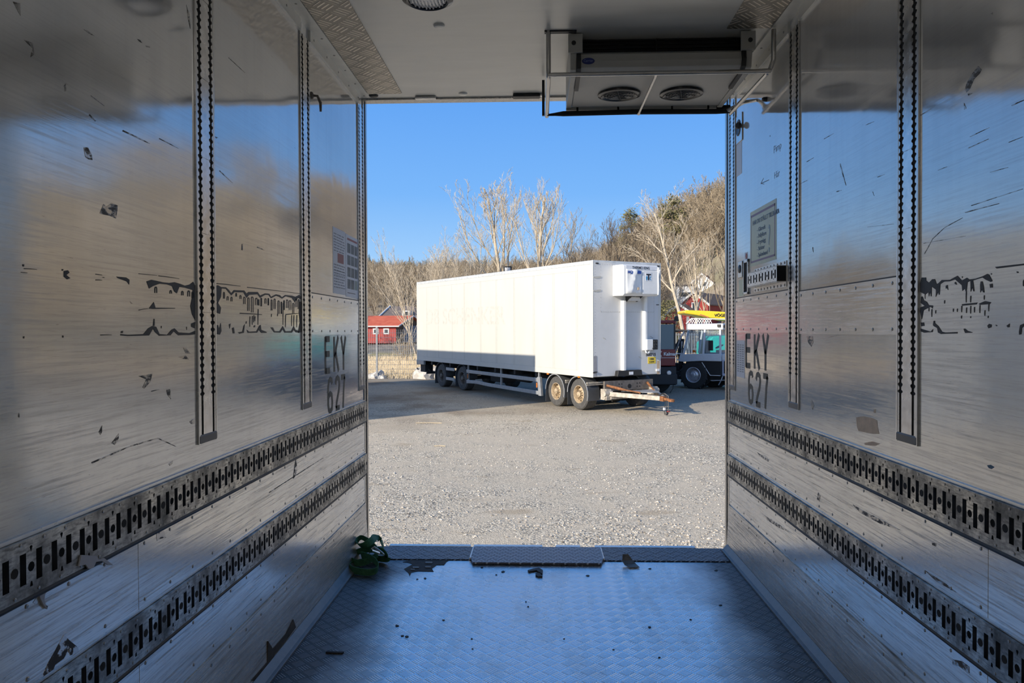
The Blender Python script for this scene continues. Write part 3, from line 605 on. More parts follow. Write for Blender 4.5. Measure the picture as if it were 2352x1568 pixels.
on_wall('right', SC, 'scuff_marks', M['scuff'], th=.0008)
on_wall('right', [crop(*c5, p) for p in ([(890,1330),(940,1322),(1000,1335),(1030,1350),(1035,1400),(1045,1440),(1000,1440),(950,1430),(905,1420),(895,1390)], [(945,1500),(1000,1490),(1050,1505),(1020,1520),(950,1515)], [(1010,1275),(1020,1275),(1020,1300),(1005,1300)])], 'brown_stain', M['rust_stain'], th=.0006)
on_wall('right', [crop(*c6, [(1425,395),(1445,392),(1465,405),(1450,415),(1435,410)])], 'blue_paint_smear', M['blue_stain'], th=.0006)
on_wall('right', [crop(*c6, p) for p in ([(185,325),(250,365),(245,375),(200,345)], [(700,605),(760,640),(860,690),(960,745),(850,710),(740,650)], [(1090,960),(1200,1030),(1260,1080),(1150,1020)], [(1128,812),(1150,815),(1150,832),(1130,825)], [(515,540),(528,560),(520,590),(508,580)], [(225,665),(330,730),(380,765),(300,730),(240,690)], [(1240,1440),(1290,1450),(1330,1480),(1330,1515),(1280,1480),(1240,1470)])], 'scuff_marks', M['scuff'], d=.004, th=.0008)

# stencilled registration on both walls
STROKES = {'E': ([(0,0),(0,1)], [(0,.94),(.3,.94)], [(0,.53),(.29,.53)], [(0,.06),(.3,.06)]), 'K': ([(0,0),(0,1)], [(.02,.42),(.3,1)], [(.1,.56),(.32,0)]), 'Y': ([(0,1),(.17,.47)], [(.34,1),(.17,.47)], [(.17,.52),(.17,0)]),
 '6': ([(.28,.82),(.25,.93),(.15,.96),(.05,.9),(0,.7),(0,.25),(.05,.08),(.15,.04),(.26,.1),(.29,.3),(.25,.5),(.14,.55),(.04,.48)],), '2': ([(.0,.78),(.05,.92),(.15,.96),(.26,.9),(.29,.75),(.24,.55),(.08,.25),(.03,.07)], [(0,.05),(.3,.05)]), '7': ([(0,.94),(.3,.94)], [(.28,.94),(.2,.6),(.13,0)])}
def stencil(side, word, ys, z0, h):
    s = sgn(side); mb = MB(); dirn = 1 if side == 'left' else -1; sl = .0
    for ch, y in zip(word, ys):
        for st in STROKES[ch]:
            wd = .135 if abs(st[0][1]-st[-1][1]) < .01 and len(st) == 2 else .11
            mb.ribbon2([(a*h*1.45, b*h) for a, b in st], wd*h*(1.45 if wd < .12 else 1.25), (s*(XW-.0002), y, z0), (0, dirn, 0), (0, 0, 1), (-s*.0007, 0, 0))
    mb.build('stencilled_lettering', M['stencil'], walls[side])
stencil('left', 'EKY', (4.11, 4.29, 4.445), 1.245, .205); stencil('left', '627', (4.16, 4.315, 4.44), 1.015, .2)
stencil('right', 'EKY', (4.63, 4.45, 4.29), 1.25, .205); stencil('right', '627', (4.57, 4.42, 4.28), 1.035, .195)

# ---------------------------------------------------------------- papers and signs
def sheet_thing(name, label, cat, side, y0, y1, z0, z1, mat, group=None):
    s = sgn(side); t = thing(name, label, cat, (s*XW, (y0+y1)/2, z0), group=group)
    mb = MB(); mb.box(min(s*XW, s*(XW-.0012)), y0, z0, max(s*XW, s*(XW-.0012)), y1, z1); mb.build('sheet', mat, t, world=True)
    return t, s
def prints(t, s, rects, name, mat, d=.0012):
    mb = MB()
    for y0, z0, y1, z1 in rects: mb.box(min(s*(XW-d), s*(XW-d-.0005)), y0, z0, max(s*(XW-d), s*(XW-d-.0005)), y1, z1)
    return mb.build(name, mat, t, world=True)
t, s = sheet_thing('instruction_poster', 'faded notice with a red square on the left wall beside the photo chart', 'poster', 'left', 4.275, 4.555, 1.705, 2.093, M['paper'])
rr = random.Random(2); L_ = []
for k in range(20):
    z = 2.06-.0165*k
    if 7 <= k <= 10: continue
    y = 4.295
    while y < 4.52:
        l = rr.uniform(.02, .06); L_.append((y, z-.006, min(y+l, 4.54), z)); y += l+rr.uniform(.006, .02)
prints(t, s, L_, 'text_print', M['print']); prints(t, s, [(4.375, 1.892, 4.51, 1.948)], 'red_square', M['print_red']); prints(t, s, [(4.30, 1.84, 4.54, 1.842), (4.30, 1.815, 4.54, 1.817)], 'ruled_print', M['print'])
t, s = sheet_thing('photo_chart', 'faded chart of twelve grey photos on the left wall beside the door post', 'poster', 'left', 4.562, 4.872, 1.698, 2.088, M['paper'])
P_ = [(4.60+.09*i, 1.75+.075*j, 4.675+.09*i, 1.81+.075*j) for i in range(3) for j in range(4)]
prints(t, s, P_[:8]+P_[9:], 'photo_prints', M['print_photo']); prints(t, s, [P_[8]], 'green_print', M['print_green']); prints(t, s, [(4.60, 2.055, 4.85, 2.068)], 'heading_line', M['print_red']); prints(t, s, [(4.60, 1.722, 4.80, 1.726)], 'foot_line', M['ink'])
t, s = sheet_thing('reminder_sign', 'faded yellow Swedish reminder sign with violet border on the right wall', 'sign', 'right', 4.05, 4.54, 1.862, 2.19, M['sign'])
prints(t, s, [(4.07, 2.155, 4.525, 2.168), (4.07, 1.882, 4.525, 1.893), (4.07, 1.882, 4.08, 2.168), (4.517, 1.882, 4.525, 2.168)], 'border', M['sign_violet'])
U_, V_ = (0, -1, 0), (0, 0, 1); xs = XW-.0018
text('heading', 'HAR DU STÄLLT TILLBAKA', M['sign_txt'], t, (xs, 4.49, 2.105), U_, V_, .036, 1.12, .0006)
for k, l in enumerate(('- Gåtruck', '- Pallyftare', '- Frysvägg', '- Stöttor', '- Spännband')):
    text('list_line', l, M['sign_txt'], t, (xs, 4.40, 2.055-.037*k), U_, V_, .033, 1.25, .0003)
text('question_mark', '?', M['sign_q'], t, (xs, 4.19, 1.915), U_, V_, .22, .6, .001)
t, s = sheet_thing('document_sheet', 'narrow printed document sheet beside the stencil on the right wall', 'paper', 'right', 4.66, 4.845, 1.18, 1.415, M['paper'])
prints(t, s, [(4.68+.055*c, 1.215+.014*k, 4.715+.055*c, 1.221+.014*k) for k in range(13) for c in range(3)], 'text_print', M['print'])
t, s = sheet_thing('wall_sticker', 'pale pinkish sticker below the round latch on the right wall', 'sticker', 'right', 4.73, 4.852, 2.47, 2.70, M['paper'])
t, s = sheet_thing('wall_sticker', 'small sticker with a red dot left of the yellow sign', 'sticker', 'right', 4.60, 4.66, 1.905, 1.96, M['paper'])
mb = MB(); mb.lathe([(.018, 0), (.018, .001)], (XW-.0012, 4.622, 1.936), (-1, 0, 0), 16); mb.build('red_dot', M['print_red'], t, world=True)
# pencilled note (an arrow and a few words)
for s_, y, z, sz in (('"', 4.17, 2.53, .04), ('Pimp', 4.10, 2.44, .06), ('Här', 4.09, 2.30, .055)):
    o_ = text('pencil_note', s_, M['pencil'], walls['right'], (XW-.0004, y, z), (0, -1, 0), (0, 0, 1), sz, 1.1, -.0012, .0003); o_.data.materials[0] = M['pencil']
mb = MB()
for a in ([(4.33,2.325),(4.18,2.315)], [(4.33,2.325),(4.28,2.345)], [(4.33,2.325),(4.27,2.31)]): mb.ribbon2(a, .0035, (XW-.0002, 0, 0), (0,1,0), (0,0,1), (-.0006,0,0))
mb.build('pencil_arrow', M['pencil'], walls['right'])

# ---------------------------------------------------------------- fittings on the right wall
t = thing('latch_plate', 'square metal latch plate with a round dark recess high on the right wall', 'latch', (XW, 4.78, 2.68))
mb = MB(); mb.box(XW-.006, 4.71, 2.675, XW, 4.845, 2.85); mb.build('plate', M['alu'], t, world=True, bevel=.002)
mb = MB(); mb.lathe([(.052, 0), (.052, .002), (.044, .005), (.038, .003)], (XW-.006, 4.79, 2.77), (-1,0,0), 24); mb.build('round_recess', M['black'], t, world=True, smooth=30)
mb = MB(); mb.tube([(XW-.006, 4.735, 2.765), (XW-.022, 4.72, 2.765)], .011, 8); mb.lathe([(.02, 0), (.022, .01), (.016, .018)], (XW-.02, 4.72, 2.765), (-.8,-.6,0), 14); mb.build('knob', M['black'], t, world=True, smooth=40)
t = thing('control_recess', 'metal framed control recess with a dark vertical slot on the right wall', 'control box', (XW, 4.68, 1.69))
mb = MB(); mb.box(XW-.01, 4.565, 1.70, XW, 4.58, 1.915); mb.box(XW-.01, 4.655, 1.70, XW, 4.668, 1.915); mb.box(XW-.01, 4.565, 1.895, XW, 4.668, 1.915); mb.box(XW-.01, 4.565, 1.70, XW, 4.668, 1.715); mb.build('frame', M['alu'], t, world=True, bevel=.002)
mb = MB(); mb.box(XW-.002, 4.58, 1.715, XW, 4.655, 1.895); mb.build('slot', M['dark'], t, world=True)
mb = MB(); mb.box(XW-.016, 4.675, 1.81, XW, 4.765, 1.912); mb.build('switch_plate', M['alu'], t, world=True, bevel=.004)
mb = MB(); mb.lathe([(.026, 0), (.026, .004), (.02, .007)], (XW-.016, 4.72, 1.865), (-1,0,0), 18); mb.build('switch_socket', M['black'], t, world=True, smooth=30)
mb = MB(); mb.box(XW-.0015, 4.67, 1.695, XW, 4.79, 1.80); mb.build('yellow_label', M['sign'], t, world=True)
t = thing('slotted_bracket', 'steel bracket with eight slots mounted below the yellow sign', 'bracket', (XW, 4.16, 1.71))
mb = MB(); mb.box(XW-.004, 3.88, 1.705, XW, 4.45, 1.84); bp_ = mb
mb = MB(); vs, fs = CELL
for k in range(5):
    mb.add([(XW-.05, 4.44-(k*.11+a)-.005, 1.773+b*.62) for a, b in vs], fs)
mb.box(XW-.05, 3.885, 1.812, XW, 4.437, 1.816); mb.box(XW-.05, 3.885, 1.730, XW, 4.437, 1.734); mb.build('slotted_face', M['alu'], t, world=True)
mb = MB(); mb.box(XW-.05, 3.882, 1.734, XW, 3.887, 1.812); mb.box(XW-.046, 3.89, 1.736, XW-.03, 4.43, 1.81); mb.build('dark_inside', M['dark'], t, world=True)
mb = bp_; mb.mi = 1
for k in range(10):
    for z in (1.714, 1.83): mb.lathe([(.007, 0), (.006, .003)], (XW-.004, 3.905+k*.058, z), (-1,0,0), 8)
mb.build('back_plate', [M['alu'], M['screw']], t, world=True)
t = thing('wall_hook', 'small bent metal hook near the ceiling on the left wall', 'hook', (-XW, 3.95, 2.86))
P = onx(715, 228, -XW)
mb = MB(); mb.lathe([(.02, 0), (.018, .008), (.008, .012)], (P.x, P.y, P.z+.02), (1,0,0), 12); mb.tube([(P.x, P.y, P.z+.02), (P.x+.03, P.y+.01, P.z+.02), (P.x+.04, P.y+.03, P.z-.01), (P.x+.035, P.y+.05, P.z-.05)], [.007, .007, .008, .006], 8); mb.build('hook_arm', M['leaf'], t, world=True, smooth=40)
t = thing('wall_hook', 'small dark clip high on the right wall beside the cooling unit', 'hook', (XW, 4.2, 2.83)); P = onx(1761, 228, XW)
mb = MB(); mb.lathe([(.014, 0), (.012, .02), (.006, .026)], (XW, P.y, P.z), (-1,0,0), 10); mb.tube([(XW-.02, P.y, P.z), (XW-.03, P.y-.03, P.z-.005)], .006, 6); mb.build('clip_body', M['black'], t, world=True)

# torn tape on the left rail
t = thing('torn_tape', 'torn strip of grey tape stuck over the upper left lashing rail', 'tape', onx(210, 1290, -XW+.02))
P = [onx(x, y, -XW+.022) for x, y in ((183,1300),(188,1274),(222,1276),(228,1284),(240,1281),(262,1298),(250,1297),(236,1288),(222,1290),(216,1304),(205,1306),(198,1296))]
mb = MB(); mb.prism([(p.y, p.z) for p in P], (-XW+.017, 0, 0), (0,1,0), (0,0,1), (.004,0,0)); mb.build('tape_strip', M['tape'], t, world=True)
t = thing('torn_tape', 'small torn flap hanging under the upper left lashing rail', 'tape', onx(105, 1370, -XW+.01))
P = [onx(x, y, -XW+.01) for x, y in ((92,1358),(117,1340),(118,1352),(104,1362),(102,1378),(109,1398),(101,1390),(92,1372))]
mb = MB(); mb.prism([(p.y, p.z) for p in P], (-XW+.005, 0, 0), (0,1,0), (0,0,1), (.005,0,0)); mb.build('flap', M['tape'], t, world=True)

# ---------------------------------------------------------------- ceiling fittings
t = thing('ceiling_lamp', 'round ceiling lamp with dark ring and beaded lens', 'lamp', (-.559, 3.52, HC))
c = Vector((-.559, 3.47, HC))
mb = MB(); mb.lathe([(.175, 0), (.17, .006), (.15, .008)], c, (0,0,-1), 40); mb.build('mounting_plate', M['ceil'], t, world=True, smooth=30)
mb = MB(); mb.lathe([(.125, .006), (.12, .028), (.098, .04), (.09, .036), (.09, .012)], c, (0,0,-1), 40); mb.build('ring', M['blackg'], t, world=True, smooth=35)
mb = MB(); mb.lathe([(.09, .012), (.088, .03), (.05, .036), (.001, .038)], c, (0,0,-1), 40)
for i in range(-5, 6):
    for j in range(-5, 6):
        if math.hypot(i, j)*.016 < .082: mb.lathe([(.005, 0), (.004, .004), (.001, .0055)], c+Vector((i*.016, j*.016, -.034)), (0,0,-1), 6)
mb.build('lens', M['lens'], t, world=True, smooth=40)
def ceil_button(x, y, r, label, mat, ry=None):
    t = thing('ceiling_plug', label, 'plug', (x, y, HC))
    mb = MB(); mb.lathe([(r, 0), (r*.95, .006), (r*.7, .012), (.002, .013)], (x, y, HC), (0,0,-1), 24); mb.build('plug_disc', mat, t, world=True, smooth=40)
ceil_button(-.553, 3.83, .03, 'small round cap on the ceiling behind the lamp', M['ceil'])
ceil_button(-.542, 4.93, .03, 'small grey cap on the ceiling at the middle of the lintel', M['trim'])
ceil_button(-1.143, 4.94, .032, 'small black oval cap on the ceiling by the left door post', M['black'])
t = thing('lintel_sensor', 'flat metal fitting on the lintel left of centre', 'sensor', (-.80, 4.98, HC))
mb = MB(); mb.box(-.87, 4.965, HC-.018, -.73, 5.005, HC-.003); mb.build('sensor_body', M['alu'], t, world=True, bevel=.003)
mb = MB(); mb.box(-.82, 4.963, HC-.014, -.78, 4.967, HC-.007); mb.build('sensor_window', M['lens'], t, world=True)
t = thing('lintel_sensor', 'long black fitting on the lintel beside the cooling unit guard', 'sensor', (-.12, 4.98, HC))
mb = MB(); mb.box(-.21, 4.94, HC-.022, -.03, 5.0, HC-.003); mb.build('sensor_body', M['black'], t, world=True, bevel=.004)
mb = MB(); mb.box(-.03, 4.95, HC-.016, .0, 4.99, HC-.003); mb.build('end_cap', M['alu'], t, world=True, bevel=.003)

# ---------------------------------------------------------------- cooling unit under the ceiling
t = thing('cooling_unit', 'pale grey ceiling cooling unit with two round fans by the door', 'cooling unit', (.6, 4.1, HC))
x0, x1 = .13, 1.09
mb = MB(); mb.prism([(4.02, 2.975), (3.985, 2.955), (3.975, 2.915), (3.985, 2.885), (4.02, 2.868), (4.58, 2.852), (4.60, 2.872), (4.60, HC-.004), (4.10, HC-.004), (4.10, 2.975)], (x0+.035, 0, 0), (0,1,0), (0,0,1), (x1-x0-.07, 0, 0)); mb.build('housing', M['evap'], t, world=True, bevel=.004)
mb = MB(); mb.box(x0+.04, 4.055, 2.972, x1-.04, 4.098, HC-.004); mb.build('coil_opening', M['dark'], t, world=True)
mb = MB()
for k in range(4): mb.box(x0+.045, 4.045, 2.985+.02*k, x1-.045, 4.054, 2.988+.02*k)
mb.box(.593, 4.04, 2.978, .599, 4.054, HC-.006); mb.build('coil_fins', M['blackg'], t, world=True)
for a, b in ((x0, x0+.034), (x1-.034, x1)):
    mb = MB(); mb.prism([(3.97, HC-.004), (4.62, HC-.004), (4.62, 2.85), (4.05, 2.855), (3.99, 2.875), (3.97, 2.95)], (a, 0, 0), (0,1,0), (0,0,1), (b-a, 0, 0)); o_ = mb.build('side_panel', M['evap'], t, world=True, bevel=.006)
    mb = MB(); mb.box(a-.012 if a < .5 else a-.03, 3.955, 2.955, b+.03 if a < .5 else b+.012, 3.972, HC-.006); mb.build('front_bracket', M['evap'], t, world=True, bevel=.003)
    mb = MB(); mb.lathe([(.012, 0), (.012, .003), (.004, .004)], ((a+b)/2, 3.955, 3.005), (0,-1,0), 12); mb.build('bracket_bolt', M['black'], t, world=True)
    e = b if a < .5 else a; d_ = .022 if a < .5 else -.022
    mb = MB(); mb.prism([(3.972, 2.958), (3.964, 2.915), (3.975, 2.876), (4.02, 2.856), (4.25, 2.844), (4.25, 2.86), (4.02, 2.872), (3.99, 2.888), (3.98, 2.915), (3.988, 2.955)], (e, 0, 0), (0,1,0), (0,0,1), (d_, 0, 0)); mb.build('black_end_strip', M['black'], t, world=True)
for cx in (.43, .79):
    mb = MB(); z = 2.860
    mb.lathe([(.125, 0), (.124, .010), (.108, .014), (.092, .004), (.092, 0)], (cx, 4.36, z), (0,.03,-1), 36); f_ = mb.build('fan_ring', M['blackg'], t, world=True, smooth=30)
    mb = MB(); mb.lathe([(.093, .002), (.093, .004), (.001, .004)], (cx, 4.36, z), (0,.03,-1), 30); mb.build('fan_opening', M['dark'], f_, world=True)
    mb = MB()
    for r in (.025, .042, .059, .076): mb.tube([(cx+r*math.cos(k*math.pi/12), 4.36+r*math.sin(k*math.pi/12), z-.008) for k in range(25)], .0018, 4)
    for k in range(3): mb.tube([(cx-.09*math.cos(k*math.pi/3+.3), 4.36-.09*math.sin(k*math.pi/3+.3), z-.008), (cx+.09*math.cos(k*math.pi/3+.3), 4.36+.09*math.sin(k*math.pi/3+.3), z-.008)], .002, 4)
    mb.build('wire_guard', M['alu_grey'], f_, world=True)
    mb = MB()
    for k in range(5):
        a_ = k*2*math.pi/5; mb.prism([(.018, -.012), (.085, -.028), (.088, .02), (.018, .012)], (cx, 4.36, z-.004), (math.cos(a_), math.sin(a_), 0), (-math.sin(a_), math.cos(a_), .0), (0,0,-.002))
    mb.build('fan_blades', M['black'], f_, world=True)
mb = MB(); mb.lathe([(.034, 0), (.034, .002), (.03, .003)], (0,0,0), (0,-1,0), 28)
for i, v in enumerate(mb.v): mb.v[i] = Vector((v.x*1.0+.225, v.y+3.975, v.z*.5+2.915))
b_ = mb.build('badge', M['badge'], t, world=True)
text('badge_lettering', 'Carrier', M['badge_txt'], b_, (.225, 3.971, 2.910), (1,0,0), (0,0,1), .018, .95, 0, .0003, 'CENTER')
mb = MB(); mb.tube([(x0+.02, 4.63, 2.85), (.4, 4.635, 2.853), (.8, 4.64, 2.85), (1.06, 4.64, 2.852), (1.14, 4.62, 2.85)], [.014, .013, .014, .019, .016], 10); mb.build('drain_hose', M['foam'], t, world=True, smooth=40)
mb = MB()
for x in (.2, .45, .78, 1.0): mb.box(x-.006, 4.60, 2.832, x+.006, 4.655, 2.87)
mb.build('hose_clips', M['black'], t, world=True)
mb = MB(); mb.box(x0, 4.60, 2.84, x1-.04, 4.612, 2.862); mb.build('rear_edge_strip', M['evap'], t, world=True)
# tube guard
t = thing('tube_guard', 'bent steel tube guard frame hanging around the cooling unit', 'guard frame', (.6, 4.2, HC))
zf = 2.825; TX0, TX1, TY0, TY1 = .012, 1.17, 3.93, 4.60
mb = MB(); mb.tube([(TX0, TY0, HC), (TX0, TY0, zf+.03), (TX0, TY0+.01, zf+.008), (TX0, TY0+.04, zf), (TX0, TY1+.05, zf-.004)], .0125, 12); mb.build('left_tube', M['steel'], t, world=True, smooth=40)
mb = MB(); mb.tube([(TX1+.01, TY0-.02, HC-.02), (TX1+.01, TY0-.02, zf+.06), (TX1, TY0, zf+.02), (TX1-.01, TY0+.03, zf), (TX1-.03, TY1+.02, zf-.01)], .0125, 12); mb.build('right_tube', M['steel'], t, world=True, smooth=40)
mb = MB(); mb.tube([(TX0, TY0, zf+.005), (TX0+.03, TY0, zf+.005), (TX0+.06, TY0, zf+.005), (TX1-.08, TY0, zf+.006), (TX1, TY0, zf+.008)], [.009, .012, .0115, .0115, .014], 12); mb.build('front_tube', M['steel'], t, world=True, smooth=40)
mb = MB(); mb.tube([(TX0, TY1, zf-.012), (TX0+.05, TY1, zf-.008), (TX0+.1, TY1, zf-.005), (.55, TY1, zf), (TX1-.12, TY1, zf-.004), (TX1-.03, TY1, zf-.008)], [.006, .010, .016, .016, .016, .008], 12); mb.build('rear_foam_tube', M['foam'], t, world=True, smooth=40)
mb = MB(); mb.tube([(.578, TY0, zf+.005), (.578, TY0+.03, zf-.003), (.575, TY1-.04, zf-.012), (.575, TY1, zf-.01)], [.011, .008, .008, .012], 10); mb.build('centre_strut', M['steel'], t, world=True, smooth=40)
mb = MB(); mb.box(TX0-.02, TY0-.01, HC-.008, .16, TY0+.02, HC); mb.build('ceiling_foot', M['black'], t, world=True)
mb = MB(); mb.tube([(TX1-.05, TY1, zf), (TX1+.02, TY1-.1, zf+.02), (XW, TY1-.2, zf)], [.014, .012, .009], 8); mb.build('wall_stay', M['steel'], t, world=True, smooth=40)
mb = MB(); mb.box(TX0-.03, TY1+.03, zf-.004, TX0-.014, TY1+.05, HC-.02); mb.build('hanger_flat', M['black'], t, world=True)

# ---------------------------------------------------------------- floor: threshold, ramp plate, strap, scraps
for a, b, l in ((-1.17, -.492, 'left of the middle plate'), (.372, 1.17, 'right of the middle plate')):
    t = thing('threshold_plate', 'black chequered threshold plate along the door sill, '+l, 'threshold plate', ((a+b)/2, 4.86, 0), group='door sill plates')
    mb = MB(); mb.prism([(4.745, 0), (4.75, .006), (4.99, .004), (5.03, -.01), (4.745, -.01)], (a, 0, 0), (0,1,0), (0,0,1), (b-a, 0, 0)); mb.build('chequered_strip', M['plate_dark'], t, world=True)
    mb = MB(); mb.box(a, 4.985, -.008, b, 5.03, .001); mb.build('edge_strip', M['alu_grey'], t, world=True)
t = thing('ramp_plate', 'grey chequered folding ramp plate in the middle of the door sill', 'ramp plate', (-.06, 4.8, 0))
mb = MB(); mb.prism([(-.488, 5.0), (.368, 5.0), (.368, 4.75), (.345, 4.652), (-.466, 4.652), (-.488, 4.75)], (0, 0, .006), (1,0,0), (0,1,0), (0,0,.012))
mp = Mat('grey chequer ramp', (.2,.2,.22), .4, .7); h = tread_height(mp, 20, 2); mp.set('Base Color', mp.mix(h, (.11,.11,.125), (.42,.43,.46))); mp.bump(h, .9, .004)
mb.build('plate', mp.m, t, world=True, bevel=.002)
mb = MB()
for x in (-.49, .37): mb.tube([(x, 4.75, .012), (x, 5.0, .01)], .007, 8)
mb.build('hinge_pins', M['alu'], t, world=True)
for a, b, l in ((-1.09, -.52, 'left'), (-.50, -.02, 'left of centre'), (.07, .24, 'short middle'), (.34, 1.03, 'right')):
    t = thing('sill_strip', 'bright aluminium strip outside the door sill, the %s piece' % l, 'metal strip', ((a+b)/2, 5.1, -.02), group='aluminium strips outside the sill')
    mb = MB(); mb.box(a, 5.102, -.025, b, 5.15, -.012); mb.build('strip', M['alu'], t, world=True, bevel=.003)
# torn place in the floor plate
P = [onz(x, y, .002) for x, y in ((928,1306),(948,1295),(936,1291),(925,1290),(948,1284),(965,1277),(1049,1276),(1025,1290),(1020,1297),(1003,1297),(992,1305),(996,1312),(960,1311),(945,1314),(941,1322),(938,1315))]
mb = MB(); mb.prism([(p.x, p.y) for p in P], (0,0,.0005), (1,0,0), (0,1,0), (0,0,.0015)); mb.build('torn_patch', M['ply'], floor)
mb = MB()
for x, y, r in ((985,1292,.035), (983,1302,.028), (955,1303,.03), (948,1308,.02)):
    p = onz(x, y, .003); mb.prism([(r*math.cos(k*1.05)*(1+.3*((k*7) % 3-1)), .6*r*math.sin(k*1.05)) for k in range(6)], (p.x, p.y, .002), (1,0,0), (0,1,0), (0,0,.004))
mb.build('floor_flakes', M['leaf'], floor)
# ratchet strap heaped in the corner
def strap_ribbon(path, wd, th, mb, wdir):
    n = len(path); vs = []
    for i, p in enumerate(path):
        p = Vector(p); tg = (Vector(path[min(i+1, n-1)])-Vector(path[max(i-1, 0)])).normalized()
        wv = Vector(wdir(i/(n-1))); wv = (wv-tg*wv.dot(tg)).normalized(); nn = tg.cross(wv)
        vs += [p+wv*wd/2+nn*th/2, p+wv*wd/2-nn*th/2, p-wv*wd/2-nn*th/2, p-wv*wd/2+nn*th/2]
    fs = []
    for i in range(n-1):
        for j in range(4): fs.append((i*4+j, i*4+(j+1) % 4, i*4+4+(j+1) % 4, i*4+4+j))
    fs += [(0,1,2,3), (n*4-4, n*4-3, n*4-2, n*4-1)]; mb.add(vs, fs)
def catmull(P, n=8):
    P = [Vector(p) for p in P]; out = []
    for i in range(len(P)-1):
        a, b, c_, d = P[max(i-1, 0)], P[i], P[i+1], P[min(i+2, len(P)-1)]
        for k in range(n):
            t_ = k/n; out.append(.5*((2*b)+(-a+c_)*t_+(2*a-5*b+4*c_-d)*t_*t_+(-a+3*b-3*c_+d)*t_**3))
    return out+[P[-1]]
t = thing('lashing_strap', 'green webbing strap heaped in loops at the left end of the sill', 'strap', (-1.06, 4.6, 0))
SP = lambda x, y, Y, dz=0: at(x, y, Y)+Vector((0, 0, dz))
path = [SP(835,1297,4.62), SP(812,1300,4.58), SP(803,1312,4.50), SP(820,1316,4.44), SP(852,1318,4.42), SP(868,1305,4.45), SP(862,1288,4.50), SP(845,1278,4.55), SP(832,1275,4.60), SP(835,1287,4.66),
        SP(855,1296,4.70), SP(880,1290,4.68), SP(890,1280,4.64), SP(880,1266,4.66), SP(860,1262,4.72), SP(838,1262,4.74), SP(812,1272,4.70), SP(805,1285,4.62), SP(820,1292,4.55), SP(845,1288,4.56), SP(868,1272,4.62)]
path2 = [SP(868,1272,4.62), SP(860,1258,4.68), SP(846,1243,4.74), SP(830,1234,4.76), SP(820,1243,4.72), SP(826,1252,4.66), SP(840,1250,4.64), SP(855,1240,4.68), SP(862,1233,4.76), SP(874,1240,4.80), SP(879,1256,4.78), SP(876,1268,4.74)]
for p in path+path2: p.z = max(p.z, .026)
mb = MB(); strap_ribbon(catmull(path), .046, .004, mb, lambda u: (.25*math.sin(u*9), -.3, 1)); mb.build('webbing_lower_loops', M['strap'], t, world=True, smooth=60)
mb = MB(); strap_ribbon(catmull(path2), .046, .004, mb, lambda u: (.75*math.cos(u*5), -.55, .7)); mb.build('webbing_upper_loops', M['strap'], t, world=True, smooth=60)
p = SP(864, 1268, 4.58)
mb = MB(); mb.obox(p, (.05, .03, .012), (.9,.2,-.4), (-.2,.95,0)); mb.tube([p+Vector((-.03,0,.02)), p+Vector((-.015,.01,.03)), p+Vector((.01,.0,.018)), p+Vector((.04,-.01,.0)), p+Vector((.05,-.01,-.012))], .006, 8); mb.build('ratchet_hook', M['steel'], t, world=True)
# scraps on the floor
def scrap(name, label, px, mat, th=.008, lift=0, group=None, cat='scrap'):
    P = [onz(x, y, lift) for x, y in px]; c = sum(P, Vector())/len(P)
    mb = MB(); mb.prism([(p.x-c.x, p.y-c.y) for p in P], (0, 0, .0005), (1,0,0), (0,1,0), (0,0,th))
    o = mb.build(name, mat); o.location = (c.x, c.y, 0); return tag(o, label, cat, group)
scrap('bark_scrap', 'crooked black scrap on the floor in front of the ramp plate', [(1212,1312),(1225,1308),(1238,1306),(1247,1312),(1246,1320),(1238,1316),(1232,1312),(1215,1315)], M['debris'])
scrap('bark_scrap', 'second crooked black scrap just below the first, before the ramp plate', [(1230,1318),(1240,1319),(1246,1326),(1236,1326),(1230,1323)], M['debris'])
t = thing('metal_offcut', 'bent grey brown metal offcut lying by the right threshold plate', 'offcut', onz(1445, 1300, 0))
c = onz(1445, 1300, 0)
mb = MB(); prof = [(0, .004), (.06, .006), (.10, .02), (.13, .05)]; vs = []
for i, (a, z) in enumerate(prof):
    wd = (.05, .062, .055, .03)[i]; q_ = c+Vector((.03-.35*a, -.05+a*.9, z)); vs += [q_+Vector((-wd*.6, 0, 0)), q_+Vector((wd*.6, .012, 0))]
mb.add(vs+[v+Vector((0,0,.004)) for v in vs], [(0,1,3,2),(2,3,5,4),(4,5,7,6),(8,10,11,9),(10,12,13,11),(12,14,15,13),(0,8,9,1),(6,7,15,14),(0,2,10,8),(2,4,12,10),(4,6,14,12),(1,9,11,3),(3,11,13,5),(5,13,15,7)])
mb.build('curled_sheet', M['leaf'], t, world=True)
scrap('wood_splinter', 'thin brown splinter on the grimy floor near the left kick board', [(748,1500),(752,1497),(790,1499),(786,1502)], M['debris'], .006)
rr = random.Random(11)
for i, (x, y, r_) in enumerate(((912,1437,7),(925,1460,6),(935,1462,7),(1018,1424,4),(1106,1262,4),(1213,1393,4),(1208,1382,3),(1492,1440,6),(1587,1423,4),(1085,1490,3),(977,1328,5),(958,1330,4),(1107,1303,4),(1155,1313,6),(1350,1322,5),(1493,1306,4),(1301,1299,3),(1084,1467,3),(1296,1467,3),(1514,1510,4),(1409,1492,3),(770,1500,3),(1655,1390,5),(1645,1310,5),(1140,1320,3))):
    n = 6; px = [(x+.75*r_*rr.uniform(.6,1.3)*math.cos(k*2*math.pi/n), y+.32*r_*rr.uniform(.6,1.3)*math.sin(k*2*math.pi/n)) for k in range(n)]
    scrap('dirt_flake', 'small dark flake of dirt lying on the chequered floor', px, M['debris'], .002, group='dirt flakes on the floor', cat='dirt')

